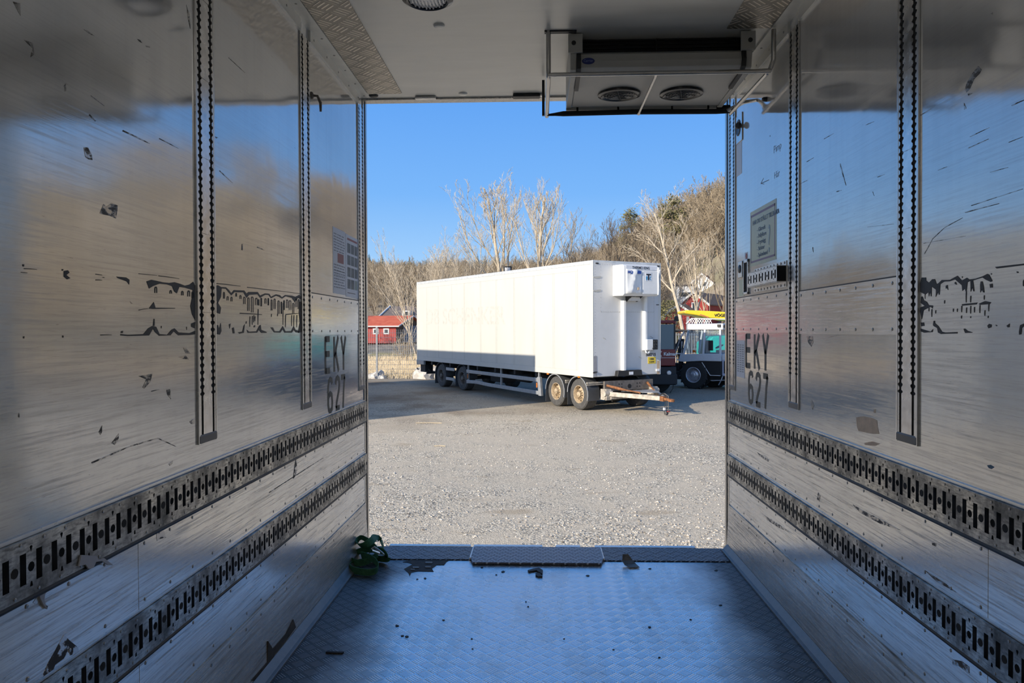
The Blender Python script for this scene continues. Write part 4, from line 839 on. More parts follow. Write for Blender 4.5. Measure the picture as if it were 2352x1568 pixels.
# fill lights added behind the camera to brighten the box, in lamp rings
for y in (.5, -1.3, -3.1):
    t = thing('ceiling_lamp', 'unseen fill light added further inside the cargo box, in a lamp ring', 'lamp', (-.559, y, HC), group='added fill lights inside the box')
    c = Vector((-.559, y, HC))
    mb = MB(); mb.lathe([(.125, 0), (.12, .028), (.098, .034), (.09, .03), (.09, 0)], c, (0,0,-1), 32); mb.build('ring', M['blackg'], t, world=True, smooth=35)
    ld = bpy.data.lights.new('fill_light', 'AREA'); ld.shape = 'DISK'; ld.size = .17; ld.energy = FILL_W; ld.color = (1, .97, .93)
    lo = bpy.data.objects.new('fill_light', ld); COL.objects.link(lo); lo.parent = t; lo.location = (0, 0, -.036)
# ------------------------------------------------------------------ yard and hills
def smooth(t): t = max(0, min(1, t)); return t*t*(3-2*t)
def lerp(a, b, t): return a+(b-a)*t
YF = 35.6
def nz(x, y, s): return math.sin(x*s+1.3*math.sin(y*s*.7))*math.cos(y*s*.9+.8*math.sin(x*s*.6))
def hz(x, y):
    """height of the land beyond the yard fence"""
    b = gz(YF)+.018*(y-YF)
    k = smooth((x-2)/34)
    y0, y1, H = lerp(78, 66, k), lerp(235, 150, k), lerp(13.5, 19.0, k)+13*smooth((x-24)/45)
    if x < -40: H += 6*smooth((-x-40)/80)
    h = b+H*smooth((y-y0)/(y1-y0)*.92+.04)-H*smooth(.04)
    return h+.35*nz(x, y, .16)*smooth((y-60)/30)
def grid(xs, ys, f):
    mb = MB(); n = len(xs); mb.add([(x, y, f(x, y)) for y in ys for x in xs], [(j*n+i, j*n+i+1, (j+1)*n+i+1, (j+1)*n+i) for j in range(len(ys)-1) for i in range(n-1)]); return mb
def fr(a, b, n): return [a+(b-a)*i/n for i in range(n+1)]
def yz(x, y): return gz(y)+.02*nz(x, y, .55)*smooth((y-9)/5)*smooth((17-y)/5+.2)
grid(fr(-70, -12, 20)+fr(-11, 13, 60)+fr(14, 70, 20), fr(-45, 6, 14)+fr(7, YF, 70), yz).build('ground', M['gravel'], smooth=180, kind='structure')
grid(fr(-80, -24, 14)+fr(-23, 26, 70)+fr(28, 90, 14), fr(YF, 62, 40), lambda x, y: hz(x, y)+.07*nz(x, y, 1.7)*smooth((y-YF)/2)).build('terrain_1', M['bank'], smooth=180, kind='structure')
grid(fr(-260, 260, 130), fr(62, 330, 70), lambda x, y: hz(x, y)).build('hillside', M['hill'], smooth=180, kind='structure')
# land behind the truck, seen only in reflections
grid(fr(-260, -70, 12), fr(-60, 62, 12), lambda x, y: -1.3+16*smooth((-x-75)/110)).build('terrain_2', M['hill'], smooth=180, kind='structure')
grid(fr(70, 260, 12), fr(-60, 62, 12), lambda x, y: -1.3+26*smooth((x-72)/90)).build('terrain_3', M['hill'], smooth=180, kind='structure')
# loose stones
rr = random.Random(5); mb = MB()
OCT = [(1,0,0),(-1,0,0),(0,1,0),(0,-1,0),(0,0,1),(0,0,-1)]; OF = [(0,2,4),(2,1,4),(1,3,4),(3,0,4),(2,0,5),(1,2,5),(3,1,5),(0,3,5)]
for i in range(5200):
    y = 8.6+12*rr.random()**1.6; x = -.02*y+rr.uniform(-.235, .285)*y*1.05
    if nz(x+3, y*1.7, 1.1)+nz(x, y, 2.9)*.6 < rr.uniform(-.9, .5): continue
    s = rr.uniform(.008, .02)*(1.5 if rr.random() < .06 else 1); a = rr.random()*6.3
    mb.add([(x+s*(vx*math.cos(a)-vy*math.sin(a))*rr.uniform(.8, 1.4), y+s*(vx*math.sin(a)+vy*math.cos(a))*rr.uniform(.8, 1.4), yz(x, y)+s*.25+s*vz*.7) for vx, vy, vz in OCT], OF)
tag(mb.build('gravel', M['stones']), 'loose grey and beige crushed stones scattered over the yard', 'gravel', kind='stuff')
for i, (x, y, l, a) in enumerate(((985, 972, .7, .1), (1010, 1025, .25, .0))):
    p = gnd(x, y); mb = MB(); mb.tube([(-l/2, 0, .012), (0, .02, .016), (l/2, -.01, .012)], .009, 5); o = mb.build('dry_stalk', M['straw']); o.location = p
    tag(o, 'pale dry stalk lying on the gravel, '+('longer one near the shade edge' if i == 0 else 'shorter one in the open'), 'stalk')
for n, (x, y, w_, h_) in enumerate(((868, 869, .9, .42), (852, 872, .35, .2), (985, 868, 1.5, .65), (1022, 868, .7, .4))):
    p = gnd(x, y); p.y = YF+.35; p.x = at(x, y, p.y).x; p.z = hz(p.x, p.y); bm = bmesh.new(); bmesh.ops.create_icosphere(bm, subdivisions=3, radius=1)
    for v in bm.verts: v.co *= 1+.22*math.sin(5*v.co.x+n)*math.cos(4*v.co.y+n*2)+.1*math.sin(11*v.co.z+7*v.co.x); v.co.x *= w_/2; v.co.y *= w_/2.4; v.co.z *= h_
    me = bpy.data.meshes.new('boulder'); bm.to_mesh(me); bm.free(); me.materials.append(M['stone']); o = bpy.data.objects.new('boulder', me); COL.objects.link(o); o.location = p
    tag(o, ('pale boulder at the foot of the fence post', 'small pale stone left of the fence post', 'largest pale boulder beside the rear of the trailer', 'pale boulder half hidden behind the rear wheels of the trailer')[n], 'rock')
# dry grass
rr = random.Random(9); mb = MB()
for i in range(7000):
    y = YF+.2+20*rr.random()**1.5; x = y*rr.uniform(-.26, -.10) if rr.random() < .75 else y*rr.uniform(.14, .31)
    h_ = rr.uniform(.12, .42); a = rr.uniform(-.6, .6); w_ = rr.uniform(.012, .03); z = hz(x, y)
    mb.add([(x-w_, y, z-.02), (x+w_, y, z-.02), (x+a*h_, y+rr.uniform(-.2, .2)*h_, z+h_)], [(0,1,2)])
tag(mb.build('dry_grass', M['straw']), 'tufts of dry straw coloured grass on the bank beyond the fence', 'grass', kind='stuff')
# unseen block added on the left to shade the yard and the trailer side
ph = R(32.5); ax = Vector((math.cos(ph), math.sin(ph), 0)); ay = Vector((-math.sin(ph), math.cos(ph), 0))
# ------------------------------------------------------------------ wheels shared by the vehicles
def wheel(parent, c, ax, r, w_, tyre_m, rim_m, rim_r=.6, lugs=0, dish=.05, nuts=10, name='wheel'):
    """tyre and rim; ax points outwards; c is the centre of the outer face"""
    c, ax = Vector(c), Vector(ax).normalized(); a = ax.orthogonal().normalized(); b = ax.cross(a); rr_ = r*rim_r
    mb = MB(); e = r*.07
    mb.lathe([(rr_, -w_), (rr_+e, -w_-.004), (r-e, -w_+.004), (r, -w_+e), (r, -e), (r-e, -.004), (rr_+e*1.4, .006), (rr_, 0)], c, ax, 40, close=True)
    if lugs:
        for k in range(lugs):
            for s_ in (0, 1):
                t = 2*math.pi*(k+.5*s_)/lugs; d = a*math.cos(t)+b*math.sin(t); tg = -a*math.sin(t)+b*math.cos(t)
                x_ = (-w_*.27 if s_ == 0 else -w_*.73); dirx = (ax*.8+tg*.6) if s_ == 0 else (ax*.8-tg*.6)
                mb.obox(c+ax*x_+d*(r+.012), (w_*.62, r*.085, .05), dirx.normalized(), d.cross(dirx).normalized(), d)
    o = mb.build(name, tyre_m, parent, smooth=35)
    mb = MB(); mb.lathe([(rr_, -w_), (rr_, .0), (rr_*.95, .008), (rr_*.90, -.01), (rr_*.86, -dish*1.6), (rr_*.60, -dish), (rr_*.52, -dish*.8), (rr_*.34, -dish*.6), (rr_*.32, .012), (rr_*.24, .028), (.001, .03)], c, ax, 36)
    mb.build('rim', rim_m, o, smooth=35)
    if nuts:
        mb = MB()
        for k in range(nuts):
            t = 2*math.pi*k/nuts; d = a*math.cos(t)+b*math.sin(t); mb.lathe([(.014, -dish*.9), (.013, .004), (.008, .012)], c+d*rr_*.44, ax, 6)
        mb.build('wheel_nuts', rim_m, o)
        mb = MB()
        for k in range(nuts): t = 2*math.pi*(k+.5)/nuts; d = a*math.cos(t)+b*math.sin(t); mb.lathe([(rr_*.10, 0), (rr_*.10, .004)], c+d*rr_*.74-ax*(dish*1.25), ax, 10)
        mb.build('hand_holes', M['dark'], o)
    return o
def arc_fender(c, r, a0, a1, ax, wd, th=.018, n=14):
    mb = MB(); P = [(math.cos(lerp(a0, a1, i/n))*r, math.sin(lerp(a0, a1, i/n))*r) for i in range(n+1)]; Q = [(x*(1-th/r), y*(1-th/r)) for x, y in reversed(P)]
    for i in range(n): mb.prism([P[i], P[i+1], Q[n-i-1], Q[n-i]], c, (0,1,0), (0,0,1), Vector(ax)*wd)
    return mb

# ------------------------------------------------------------------ the white refrigerated trailer
TW, TL = 2.62, 13.1
phi = R(32.5); A_ = Vector((math.cos(phi), math.sin(phi), GS*math.sin(phi))).normalized(); B_ = Vector((-math.sin(phi), math.cos(phi), GS*math.cos(phi))).normalized(); Z_ = A_.cross(B_)
O_ = Vector((1.558, 21.95, gz(21.95)+.02))
TM = Matrix(((A_.x, B_.x, Z_.x, O_.x), (A_.y, B_.y, Z_.y, O_.y), (A_.z, B_.z, Z_.z, O_.z), (0,0,0,1)))
T = thing('box_trailer', 'long white refrigerated box trailer with rusty front wheels and drawbar', 'trailer', mat=TM)
def tb(mb, name, mat, parent=None, **k): return mb.build(name, mat, parent or T, **k)
zb, zt = 1.03, 4.48
mb = MB(); mb.box(0, 0, zb, TW, TL, zt); body = tb(mb, 'body', M['tbody'], bevel=.02)
mb = MB(); mb.box(.02, -.012, zb+.02, TW-.02, .0, zt-.03); tb(mb, 'front_panel', M['tfront'])
mb = MB(); mb.box(-.008, -.012, zt-.10, .03, TL, zt+.01); mb.box(TW-.03, -.012, zt-.10, TW+.008, TL, zt+.01); mb.box(-.008, -.014, zt-.05, TW+.008, .02, zt+.012); tb(mb, 'roof_edge_profile', M['tedge'], bevel=.006)
mb = MB(); mb.box(-.008, 0, zb-.01, .03, TL, zb+.16); mb.box(TW-.03, 0, zb-.01, TW+.008, TL, zb+.16); tb(mb, 'lower_edge_profile', M['tbody'], bevel=.006)
mb = MB(); mb.box(-.01, -.016, zb, .022, .12, zt); mb.box(TW-.10, -.016, zb, TW+.01, .02, zt); mb.box(-.01, TL-.1, zb, .02, TL, zt); tb(mb, 'corner_profile', M['tbody'], bevel=.008)
mb = MB()
for y in (.76, .84, 2.03, 2.11, 3.22, 3.30, 4.515, 4.58, 5.78, 5.85, 6.99, 7.06, 8.36, 8.42, 9.5, 10.81, 12.0): mb.box(-.0025, y, zb+.17, .001, y+.012, zt-.26 if y > .8 else zt-.2)
mb.box(-.0025, .76, zt-.27, .001, TL-.1, zt-.262); mb.box(-.0025, .76, zb+.165, .001, TL-.1, zb+.172); tb(mb, 'panel_seams', M['tseam'], body)
mb = MB()
for k in range(40):
    for x, y in ((.07, -.0135),): mb.lathe([(.010, 0), (.008, .004)], (x, y, zb+.06+k*.085), (0,-1,0), 6)
for k in range(26): mb.lathe([(.010, 0), (.008, .004)], (.15+k*.092, -.0135, zt-.10), (0,-1,0), 6)
for k in range(24): mb.lathe([(.011, 0), (.009, .004)], (.29+k*.088, -.0135, 2.97), (0,-1,0), 6)
for k in range(14): mb.lathe([(.010, 0), (.008, .004)], (2.35, -.0135, 3.0+k*.1), (0,-1,0), 6); mb.lathe([(.010, 0), (.008, .004)], (.28, -.0135, 3.0+k*.1), (0,-1,0), 6)
mb.box(.28, -.0135, 2.962, 2.35, -.012, 2.968); mb.box(2.352, -.0135, zb, 2.356, -.012, zt-.05); tb(mb, 'rivet_rows', M['tseam'])
for z in (4.0, 3.6): 
    mb = MB(); mb.prism([(.0, .0), (.27, .03), (.26, -.02), (.10, -.045), (.0, -.02)], (.01, -.0145, z), (1,0,0), (0,0,1), (0,-.012,0)); tb(mb, 'dent', M['tseam'])
text('faded_lettering', 'DB SCHENKER', M['tghost'], T, (-.0006, 12.1, 2.62), (0,-1,0), (0,0,1), .92, 1.15, .015, .0006, world=False)
for x in (.10, 2.47):
    mb = MB(); mb.box(x, -.028, zt-.10, x+.1, -.012, zt-.06); tb(mb, 'marker_lamp', M['black'], bevel=.006)
# cooling machine on the front
ux0, ux1, up, uz0, uz1 = .73, 2.06, .54, 3.44, 4.36
U = MB(); U.prism([(0, uz0), (-up+.06, uz0), (-up, uz0+.05), (-up, uz1-.05), (-up+.08, uz1), (0, uz1)], (ux0, -.012, 0), (0,1,0), (0,0,1), (ux1-ux0, 0, 0)); unit = tb(U, 'cooling_machine', M['white'], bevel=.012)
yf = -.012-up
mb = MB(); mb.box(ux0+.06, yf-.008, uz1-.14, ux1-.06, yf, uz1-.03); tb(mb, 'lettered_strip', M['paper'], unit)
text('strip_lettering', 'THERMO KING', M['ink'], unit, (ux0+.30, yf-.010, uz1-.125), (1,0,0), (0,0,1), .105, .95, .002, .001, world=False)
# dented left door: a creased surface
mb = MB(); nx, nz_ = 9, 9; vs = []
for j in range(nz_):
    for i in range(nx):
        u, v = i/(nx-1), j/(nz_-1); d = -.012-.055*max(0, 1-abs(u-.62+.35*(1-v))*4)+.05*max(0, 1-abs(u-.85+.18*(1-v))*5)*(.3+.7*v)
        vs.append((ux0+.06+u*.62, yf+d, uz0+.06+v*.72))
mb.add(vs, [(j*nx+i, j*nx+i+1, (j+1)*nx+i+1, (j+1)*nx+i) for j in range(nz_-1) for i in range(nx-1)]); dd = tb(mb, 'dented_door', M['white'], unit, smooth=25)
so = dd.modifiers.new('skin', 'SOLIDIFY'); so.thickness = .008
text('door_lettering', 'MQ H', M['blue_ink'], unit, (ux0+.11, yf-.035, uz1-.265), (1,0,0), (0,0,1), .11, 1.1, .006, .001, world=False)
mb = MB(); mb.box(ux0+.40, yf-.034, uz1-.27, ux0+.62, yf-.028, uz1-.18); tb(mb, 'smudged_print', M['blue_ink'], unit)
mb = MB(); mb.box(ux0+.48, yf-.05, uz0+.17, ux0+.54, yf-.03, uz0+.25); tb(mb, 'door_latch', M['beige'], unit, bevel=.004)
mb = MB(); mb.box(ux0+.70, yf-.014, uz0+.06, ux1-.05, yf, uz1-.18); tb(mb, 'right_door', M['white'], unit, bevel=.006)
mb = MB(); mb.box(ux0+.80, yf-.018, uz0+.44, ux0+1.04, yf-.014, uz0+.70); bdg = tb(mb, 'emblem_plate', M['paper'], unit, bevel=.01)
mb = MB(); mb.box(ux0+.83, yf-.021, uz0+.62, ux0+1.01, yf-.018, uz0+.66); mb.box(ux0+.895, yf-.021, uz0+.47, ux0+.945, yf-.018, uz0+.65); tb(mb, 'emblem_letter', M['ink'], bdg)
mb = MB(); mb.prism([(.82,.56),(.85,.60),(.88,.56),(.86,.47),(.83,.47)], (ux0, yf-.018, uz0), (1,0,0), (0,0,1), (0,-.003,0)); mb.prism([(.96,.55),(1.0,.60),(1.01,.57),(.975,.535),(1.01,.48),(.99,.47),(.955,.52)], (ux0, yf-.018, uz0), (1,0,0), (0,0,1), (0,-.003,0)); tb(mb, 'emblem_arrows', M['teal_ink'], bdg)
mb = MB(); mb.tube([(ux1-.03, yf-.006, uz0+.04), (ux1-.022, yf-.014, uz0+.3), (ux1-.035, yf-.016, uz0+.6), (ux1-.02, yf-.006, uz1-.06)], .028, 8); tb(mb, 'bent_corner_strip', M['white'], unit, smooth=40)
mb = MB(); mb.prism([(-.05, uz0), (-.35, uz0), (-.1, uz0-.16), (-.05, uz0-.16)], (ux0+.46, 0, 0), (0,1,0), (0,0,1), (.03,0,0)); mb.prism([(-.05, uz0), (-.35, uz0), (-.1, uz0-.16), (-.05, uz0-.16)], (ux0+.86, 0, 0), (0,1,0), (0,0,1), (.03,0,0)); tb(mb, 'support_brackets', M['black'], unit)
mb = MB(); mb.box(ux0+.47, -.25, uz0-.14, ux0+.88, -.012, uz0-.02); tb(mb, 'underside_box', M['tfront'], unit, bevel=.01)
text('side_print', 'T-500', M['beige'], unit, (ux0-.001, -.16, uz0+.12), (0,-1,0), (0,0,1), .09, .9, 0, .0005, world=False)
# ducts, electrics and plates on the front wall
mb = MB(); mb.prism([(1.03,-.012),(1.03,-.10),(1.06,-.14),(1.14,-.14),(1.16,-.10),(1.16,-.012)], (0,0,1.10), (1,0,0), (0,1,0), (0,0,uz0-.13-1.10)); tb(mb, 'left_duct', M['white'], bevel=.006)
mb = MB(); mb.prism([(1.88,-.012),(1.88,-.10),(1.91,-.13),(1.98,-.13),(2.0,-.10),(2.0,-.012)], (0,0,1.79), (1,0,0), (0,1,0), (0,0,uz0-1.79)); tb(mb, 'right_duct', M['white'], bevel=.006)
mb = MB(); mb.box(1.92, -.19, 1.80, 2.16, -.012, 2.13); bx = tb(mb, 'switch_box', M['white'], bevel=.012)
mb = MB(); mb.box(2.16, -.19, 1.81, 2.36, -.03, 2.12); cn = tb(mb, 'connector_block', M['black'], bx, bevel=.015)
mb = MB()
for k in range(2):
    for j in range(3): mb.lathe([(.03, 0), (.026, .02)], (2.215+k*.09, -.19, 1.86+j*.10), (0,-1,0), 10)
mb.tube([(2.2, -.2, 1.84), (2.1, -.22, 1.83), (2.2, -.21, 1.95)], .008, 5); tb(mb, 'connector_sockets', M['chassis'], bx)
mb = MB(); mb.tube([(1.93, -.1, 1.80), (1.95, -.12, 1.72), (2.03, -.12, 1.70), (2.09, -.1, 1.76), (2.10, -.1, 1.80)], .025, 8); tb(mb, 'cable_loop', M['white'], bx, smooth=40)
text('number_lettering', '500715', M['ink'], T, (2.03, -.0135, 1.61), (1,0,0), (0,0,1), .12, 1.1, .006, .001, world=False)
mb = MB(); mb.box(2.10, -.020, 1.37, 2.42, -.012, 1.58); yp = tb(mb, 'yellow_plate', M['yellow_plate'], bevel=.008)
text('plate_lettering', 'OBS!', M['ink'], yp, (2.26, -.021, 1.485), (1,0,0), (0,0,1), .085, 1, .003, .0006, 'CENTER', world=False); text('plate_lettering', 'P-300085', M['ink'], yp, (2.26, -.021, 1.405), (1,0,0), (0,0,1), .055, .95, .002, .0006, 'CENTER', world=False)
mb = MB(); mb.prism([(.80,1.03),(.83,1.20),(1.74,1.20),(1.77,1.03)], (0,-.16,0), (1,0,0), (0,0,1), (0,.15,0)); tr_ = tb(mb, 'black_step', M['black'], bevel=.012)
mb = MB()
for k in range(12): mb.box(.86+k*.075, -.165, 1.185, .90+k*.075, -.02, 1.205)
tb(mb, 'step_ribs', M['chassis'], tr_)
mb = MB(); mb.box(1.24, -.165, 1.07, 1.40, -.16, 1.16); tb(mb, 'step_label', M['paper'], tr_)
mb = MB(); mb.box(2.44, -.03, 3.70, 2.56, -.012, 4.12); hr = tb(mb, 'dark_recess', M['black'], bevel=.004)
mb = MB(); mb.box(2.38, -.05, 3.86, 2.60, -.02, 3.92); tb(mb, 'grey_band', M['guard'], hr, bevel=.005)
mb = MB(); mb.tube([(2.50,-.03,4.05),(2.50,-.06,4.12),(2.53,-.05,4.22),(2.57,-.04,4.28)], .018, 6); mb.box(2.47,-.05,4.08,2.53,-.02,4.18); mb.box(2.49,-.036,3.71,2.54,-.03,3.76); tb(mb, 'broken_fitting', M['white'], hr)
mb = MB(); mb.box(2.44, -.02, 3.185, 2.55, -.012, 3.21); tb(mb, 'small_slot', M['black'])
mb = MB(); mb.box(2.42, -.05, 1.12, 2.56, -.014, 1.20); tb(mb, 'front_lamp', M['white_dec'], bevel=.015)
mb = MB(); mb.box(2.47, -.0175, 1.03, 2.58, -.016, 1.45); tb(mb, 'bare_patch', M['beige'])
mb = MB(); mb.box(.02, -.0175, 1.06, .14, -.016, 1.66); rt_ = tb(mb, 'grey_tape', M['tape'])
mb = MB(); mb.box(.03, -.05, 1.17, .13, -.017, 1.20); mb.tube([(.03,-.03,1.185),(-.02,-.03,1.17),(.05,-.05,1.16)], .012, 6); tb(mb, 'side_marker', M['black'])
for x, z in ((.36, 2.20), (2.20, 2.22), (1.74, 1.60)):
    mb = MB(); mb.tube([(x, -.013, z), (x+.05, -.02, z-.02), (x+.1, -.016, z-.05)], .008, 5); tb(mb, 'scratch_mark', M['tseam'])
# chassis
mb = MB()
for x in (.75, 1.75): mb.box(x, 2.2, .74, x+.12, TL-.2, zb)
for y in (3.2, 4.6, 6.0, 7.4, 9.8, 11.6, 12.9): mb.box(.06, y, .86, TW-.06, y+.1, zb)
tb(mb, 'chassis_frame', M['chassis'])
mb = MB(); mb.box(.55, 6.3, .42, 1.1, 7.3, .9); tb(mb, 'equipment_locker', M['chassis'], bevel=.02)
mb = MB(); mb.lathe([(.14, 0), (.16, .03), (.16, .75), (.14, .78)], (.45, 4.2, .72), (0,1,0), 20); tb(mb, 'air_tank', M['chassis'], smooth=40)
for y in (3.05, 5.6, 8.2): 
    mb = MB(); mb.box(.06, y, .36, .11, y+.06, zb); tb(mb, 'guard_upright', M['guard'])
mb = MB(); mb.bar((.05, 2.98, .755), (.05, 8.31, .77), .04, .13); tb(mb, 'side_guard_bar', M['guard'], bevel=.008)
mb = MB(); mb.bar((.05, 2.98, .33), (.05, 6.6, .36), .04, .13); mb.bar((.05, 6.58, .36), (.05, 7.5, .395), .04, .13); mb.bar((.05, 7.48, .395), (.05, 8.31, .36), .04, .13); tb(mb, 'side_guard_bar', M['guard'], bevel=.008)
mb = MB(); mb.prism([(2.94, .86), (3.1, .86), (3.02, .24), (2.86, .24)], (.01,0,0), (0,1,0), (0,0,1), (.10,0,0)); tb(mb, 'guard_end_plate', M['guard'], bevel=.01)
mb = MB(); mb.bar((.05, 9.42, .77), (.05, 10.18, .77), .04, .12); tb(mb, 'side_guard_bar', M['guard'], bevel=.008)
mb = MB(); mb.bar((.05, 9.42, .37), (.05, 10.18, .37), .04, .12); tb(mb, 'side_guard_bar', M['guard'], bevel=.008)
for y in (3.14, 8.2):
    mb = MB(); mb.box(.03, y, .5, .055, y+.04, .66); tb(mb, 'orange_reflector', M['orange'])
for y in (.66, 2.38):
    mb = MB(); mb.box(-.012, y, .975, .03, y+.1, 1.03); tb(mb, 'orange_marker', M['orange'], bevel=.008)
# tail
mb = MB(); mb.box(.0, TL-.02, .82, TW, TL+.05, 1.04); mb.box(-.02, TL-.75, .84, .08, TL+.04, 1.03); tb(mb, 'tail_beam', M['guard'], bevel=.01)
mb = MB(); mb.box(.12, TL-.6, .50, .5, TL-.1, .84); mb.box(.08, TL-.9, .44, TW-.1, TL-.8, .54); mb.tube([(.05, TL-.1, .62), (.02, TL-.02, .60), (.0, TL+.03, .66)], .025, 6); mb.bar((.3, TL-.85, .5), (.3, TL-.1, .9), .06, .06); tb(mb, 'tail_lift_gear', M['chassis'])
# wheels
WR = .475
for y in (8.75, 10.72):
    for sx_ in (0, 1):
        wheel(T, (.07 if sx_ == 0 else TW-.07, y, WR-.015), (-1 if sx_ == 0 else 1, 0, 0), WR, .36, M['tyre'], M['rim_grey'], .56, dish=.08)
for y in (.82, 2.06):
    for sx_ in (0, 1):
        wheel(T, (.07 if sx_ == 0 else TW-.07, y, WR-.015), (-1 if sx_ == 0 else 1, 0, 0), WR, .40, M['tyre'], M['rim_rust'], .58, dish=.09)
for y in (.82, 2.06, 8.75, 10.72):
    for sx_ in (0, 1):
        if sx_ and y > 3: continue
        x_ = .03 if sx_ == 0 else TW-.03-.44
        a0, a1 = (R(-18), R(178)) if y < 3 else (R(0), R(184))
        mb = arc_fender((x_, y, WR), .545, math.pi-a1, math.pi-a0, (1,0,0), .44); f_ = tb(mb, 'mudguard', M['fender'], smooth=30)
        if y < 3:
            mb = arc_fender((x_-.012, y, WR), .55, math.pi-a1, math.pi-a0, (1,0,0), .014, .03); tb(mb, 'pale_edge_strip', M['guard'], f_)
        mb = MB(); mb.box(x_, y+.53, .10, x_+.42, y+.545, .55); tb(mb, 'mud_flap', M['fender'], f_)
        if y < 3 and sx_ == 0:
            mb = MB(); mb.box(x_, y-.56, .30, x_+.42, y-.545, .62); tb(mb, 'front_flap', M['fender'], f_)
for y in (.82, 2.06, 8.75, 10.72):
    mb = MB(); mb.cyl((.1, y, WR), (TW-.1, y, WR), .075, n=12); tb(mb, 'axle', M['chassis'])
mb = MB()
for y in (.30, 1.42): mb.bar((-.0, y, .84), (.62, y, .84), .05, .05); mb.bar((.0, y, .78), (.62, y, .78), .03, .03)
tb(mb, 'mudguard_brackets', M['bar_paint'])
# dolly and drawbar
mb = MB(); mb.box(.62, .05, .66, TW-.62, 2.5, .90); mb.lathe([(.6, .9), (.6, .99), (.5, 1.03)], (TW/2, 1.4, 0), (0,0,1), 32); tb(mb, 'turntable_frame', M['chassis'])
mb = MB(); mb.box(.36, -.10, .60, 2.24, -.02, .90); db = tb(mb, 'dolly_cross_beam', M['rim_grey'], bevel=.01)
mb = MB()
for x in (.9, 1.0, 1.6, 1.7):
    for z in (.70, .80): mb.lathe([(.022, 0), (.018, .006)], (x, -.10, z), (0,-1,0), 8)
mb.lathe([(.07, 0), (.07, .004)], (1.3, -.10, .72), (0,-1,0), 12); tb(mb, 'beam_bolt_holes', M['dark'], db)
mb = MB()
for x in (.36, 2.16): mb.box(x-.09, -.30, .36, x+.09, -.02, .68); mb.cyl((x-.14, -.24, .56), (x+.14, -.24, .56), .09, n=16); mb.cyl((x-.12, -.22, .42), (x+.12, -.22, .42), .05, n=12)
tb(mb, 'drawbar_hinges', M['bar_paint'], smooth=40)
eye = Vector((1.31, -1.62, .47))
mb = MB(); mb.bar((.40, -.26, .54), eye+Vector((-.05, .1, 0)), .10, .13); mb.bar((2.14, -.26, .54), eye+Vector((.05, .1, 0)), .10, .13); mb.bar((.42, -.3, .42), (2.1, -.3, .42), .07, .08); dr = tb(mb, 'drawbar', M['bar_paint'], bevel=.01)
mb = MB(); mb.bar(eye+Vector((0, .30, 0)), eye+Vector((0, -.05, -.01)), .14, .14); mb.bar(eye+Vector((0, .0, 0)), eye+Vector((0, -.26, -.02)), .09, .07); mb.lathe([(.045, -.035), (.085, -.035), (.085, .035), (.045, .035)], eye+Vector((0, -.32, -.03)), (0,0,1), 20, close=True); tb(mb, 'towing_eye', M['rust'], dr, smooth=40)
mb = MB(); mb.prism([(.72, -.42), (1.90, -.42), (1.45, -1.30), (1.17, -1.30)], (0,0,.61), (1,0,0), (0,1,0), (0,0,.012)); tb(mb, 'tread_cover', M['guard'], dr)
for pts, r_, n_ in (([(.42, -.12, .78), (.62, -.45, .70), (.75, -.6, .66)], [.035, .045, .03], 'drawbar_spring'), ([(.75, -.6, .66), (.9, -.82, .625), (1.0, -.95, .60), (.99, -.96, .52)], [.022, .022, .03, .03], 'spring_rod'), ([(2.0, -.12, .80), (1.9, -.35, .72)], .04, 'drawbar_spring'), ([(1.9, -.35, .72), (1.72, -.75, .62)], .02, 'spring_rod')):
    mb = MB(); mb.tube(pts, r_, 8); tb(mb, n_, M['rust'], dr, smooth=40)
e = eye+Vector((.0, -.02, .06))
for k, (dx, dy, m_) in enumerate(((0, 0, 'ink'), (.03, -.03, 'rim_grey'), (-.04, .02, 'chassis'))):
    mb = MB(); mb.tube([e+Vector((-.1+dx, .12, .02)), e+Vector((-.02+dx, .0, .09)), e+Vector((.02+dx, -.08+dy, .02)), e+Vector((dx, -.10+dy, -.2)), e+Vector((dx*1.6-.02, -.11+dy, -.38)), e+Vector((dx*1.2, -.09+dy, -.47-.02*k))], .0085, 6); tb(mb, 'hanging_cable', M[m_], dr, smooth=40)
mb = MB(); mb.lathe([(.03, 0), (.04, .03), (.035, .10)], e+Vector((.0, -.1, -.525)), (0,0,1), 10); tb(mb, 'cable_plug', M['ink'], dr)
mb = MB(); mb.obox(e+Vector((.05, -.12, -.42)), (.09, .03, .03)); tb(mb, 'red_coupling', M['red_lens'], dr)
mb = MB(); mb.obox(e+Vector((-.09, -.1, -.34)), (.05, .05, .07)); tb(mb, 'white_coupling', M['white_dec'], dr)

# unseen block added for its shade: the corner that reaches the trailer side
Tc = TM @ Vector((0, 3.19, 1.57)); hgt = 4.9; dist = (gz(15)+hgt-Tc.z)/math.tan(SUN_EL)
cn_ = Tc-Vector((math.cos(SUN_AZ), math.sin(SUN_AZ), 0))*dist
a2, b2 = Vector((math.cos(phi), math.sin(phi), 0)), Vector((-math.sin(phi), math.cos(phi), 0))
mb = MB(); z0 = gz(cn_.y)-.1; mb.prism([(0, 0), (-9, 0), (-9, 10.6), (0, 10.6)], (cn_.x, cn_.y, z0), a2, b2, (0, 0, gz(15)+hgt-z0))
hall = mb.build('wall_hall', M['hall'], kind='structure')
mb = MB(); mb.prism([(-5.5, 0), (-2, 0), (-2, 3.2), (-5.5, 3.2)], (cn_.x, cn_.y, z0+.1), a2, (0,0,1), -b2*.04); mb.build('shade_block_gate', M['guard'], hall)
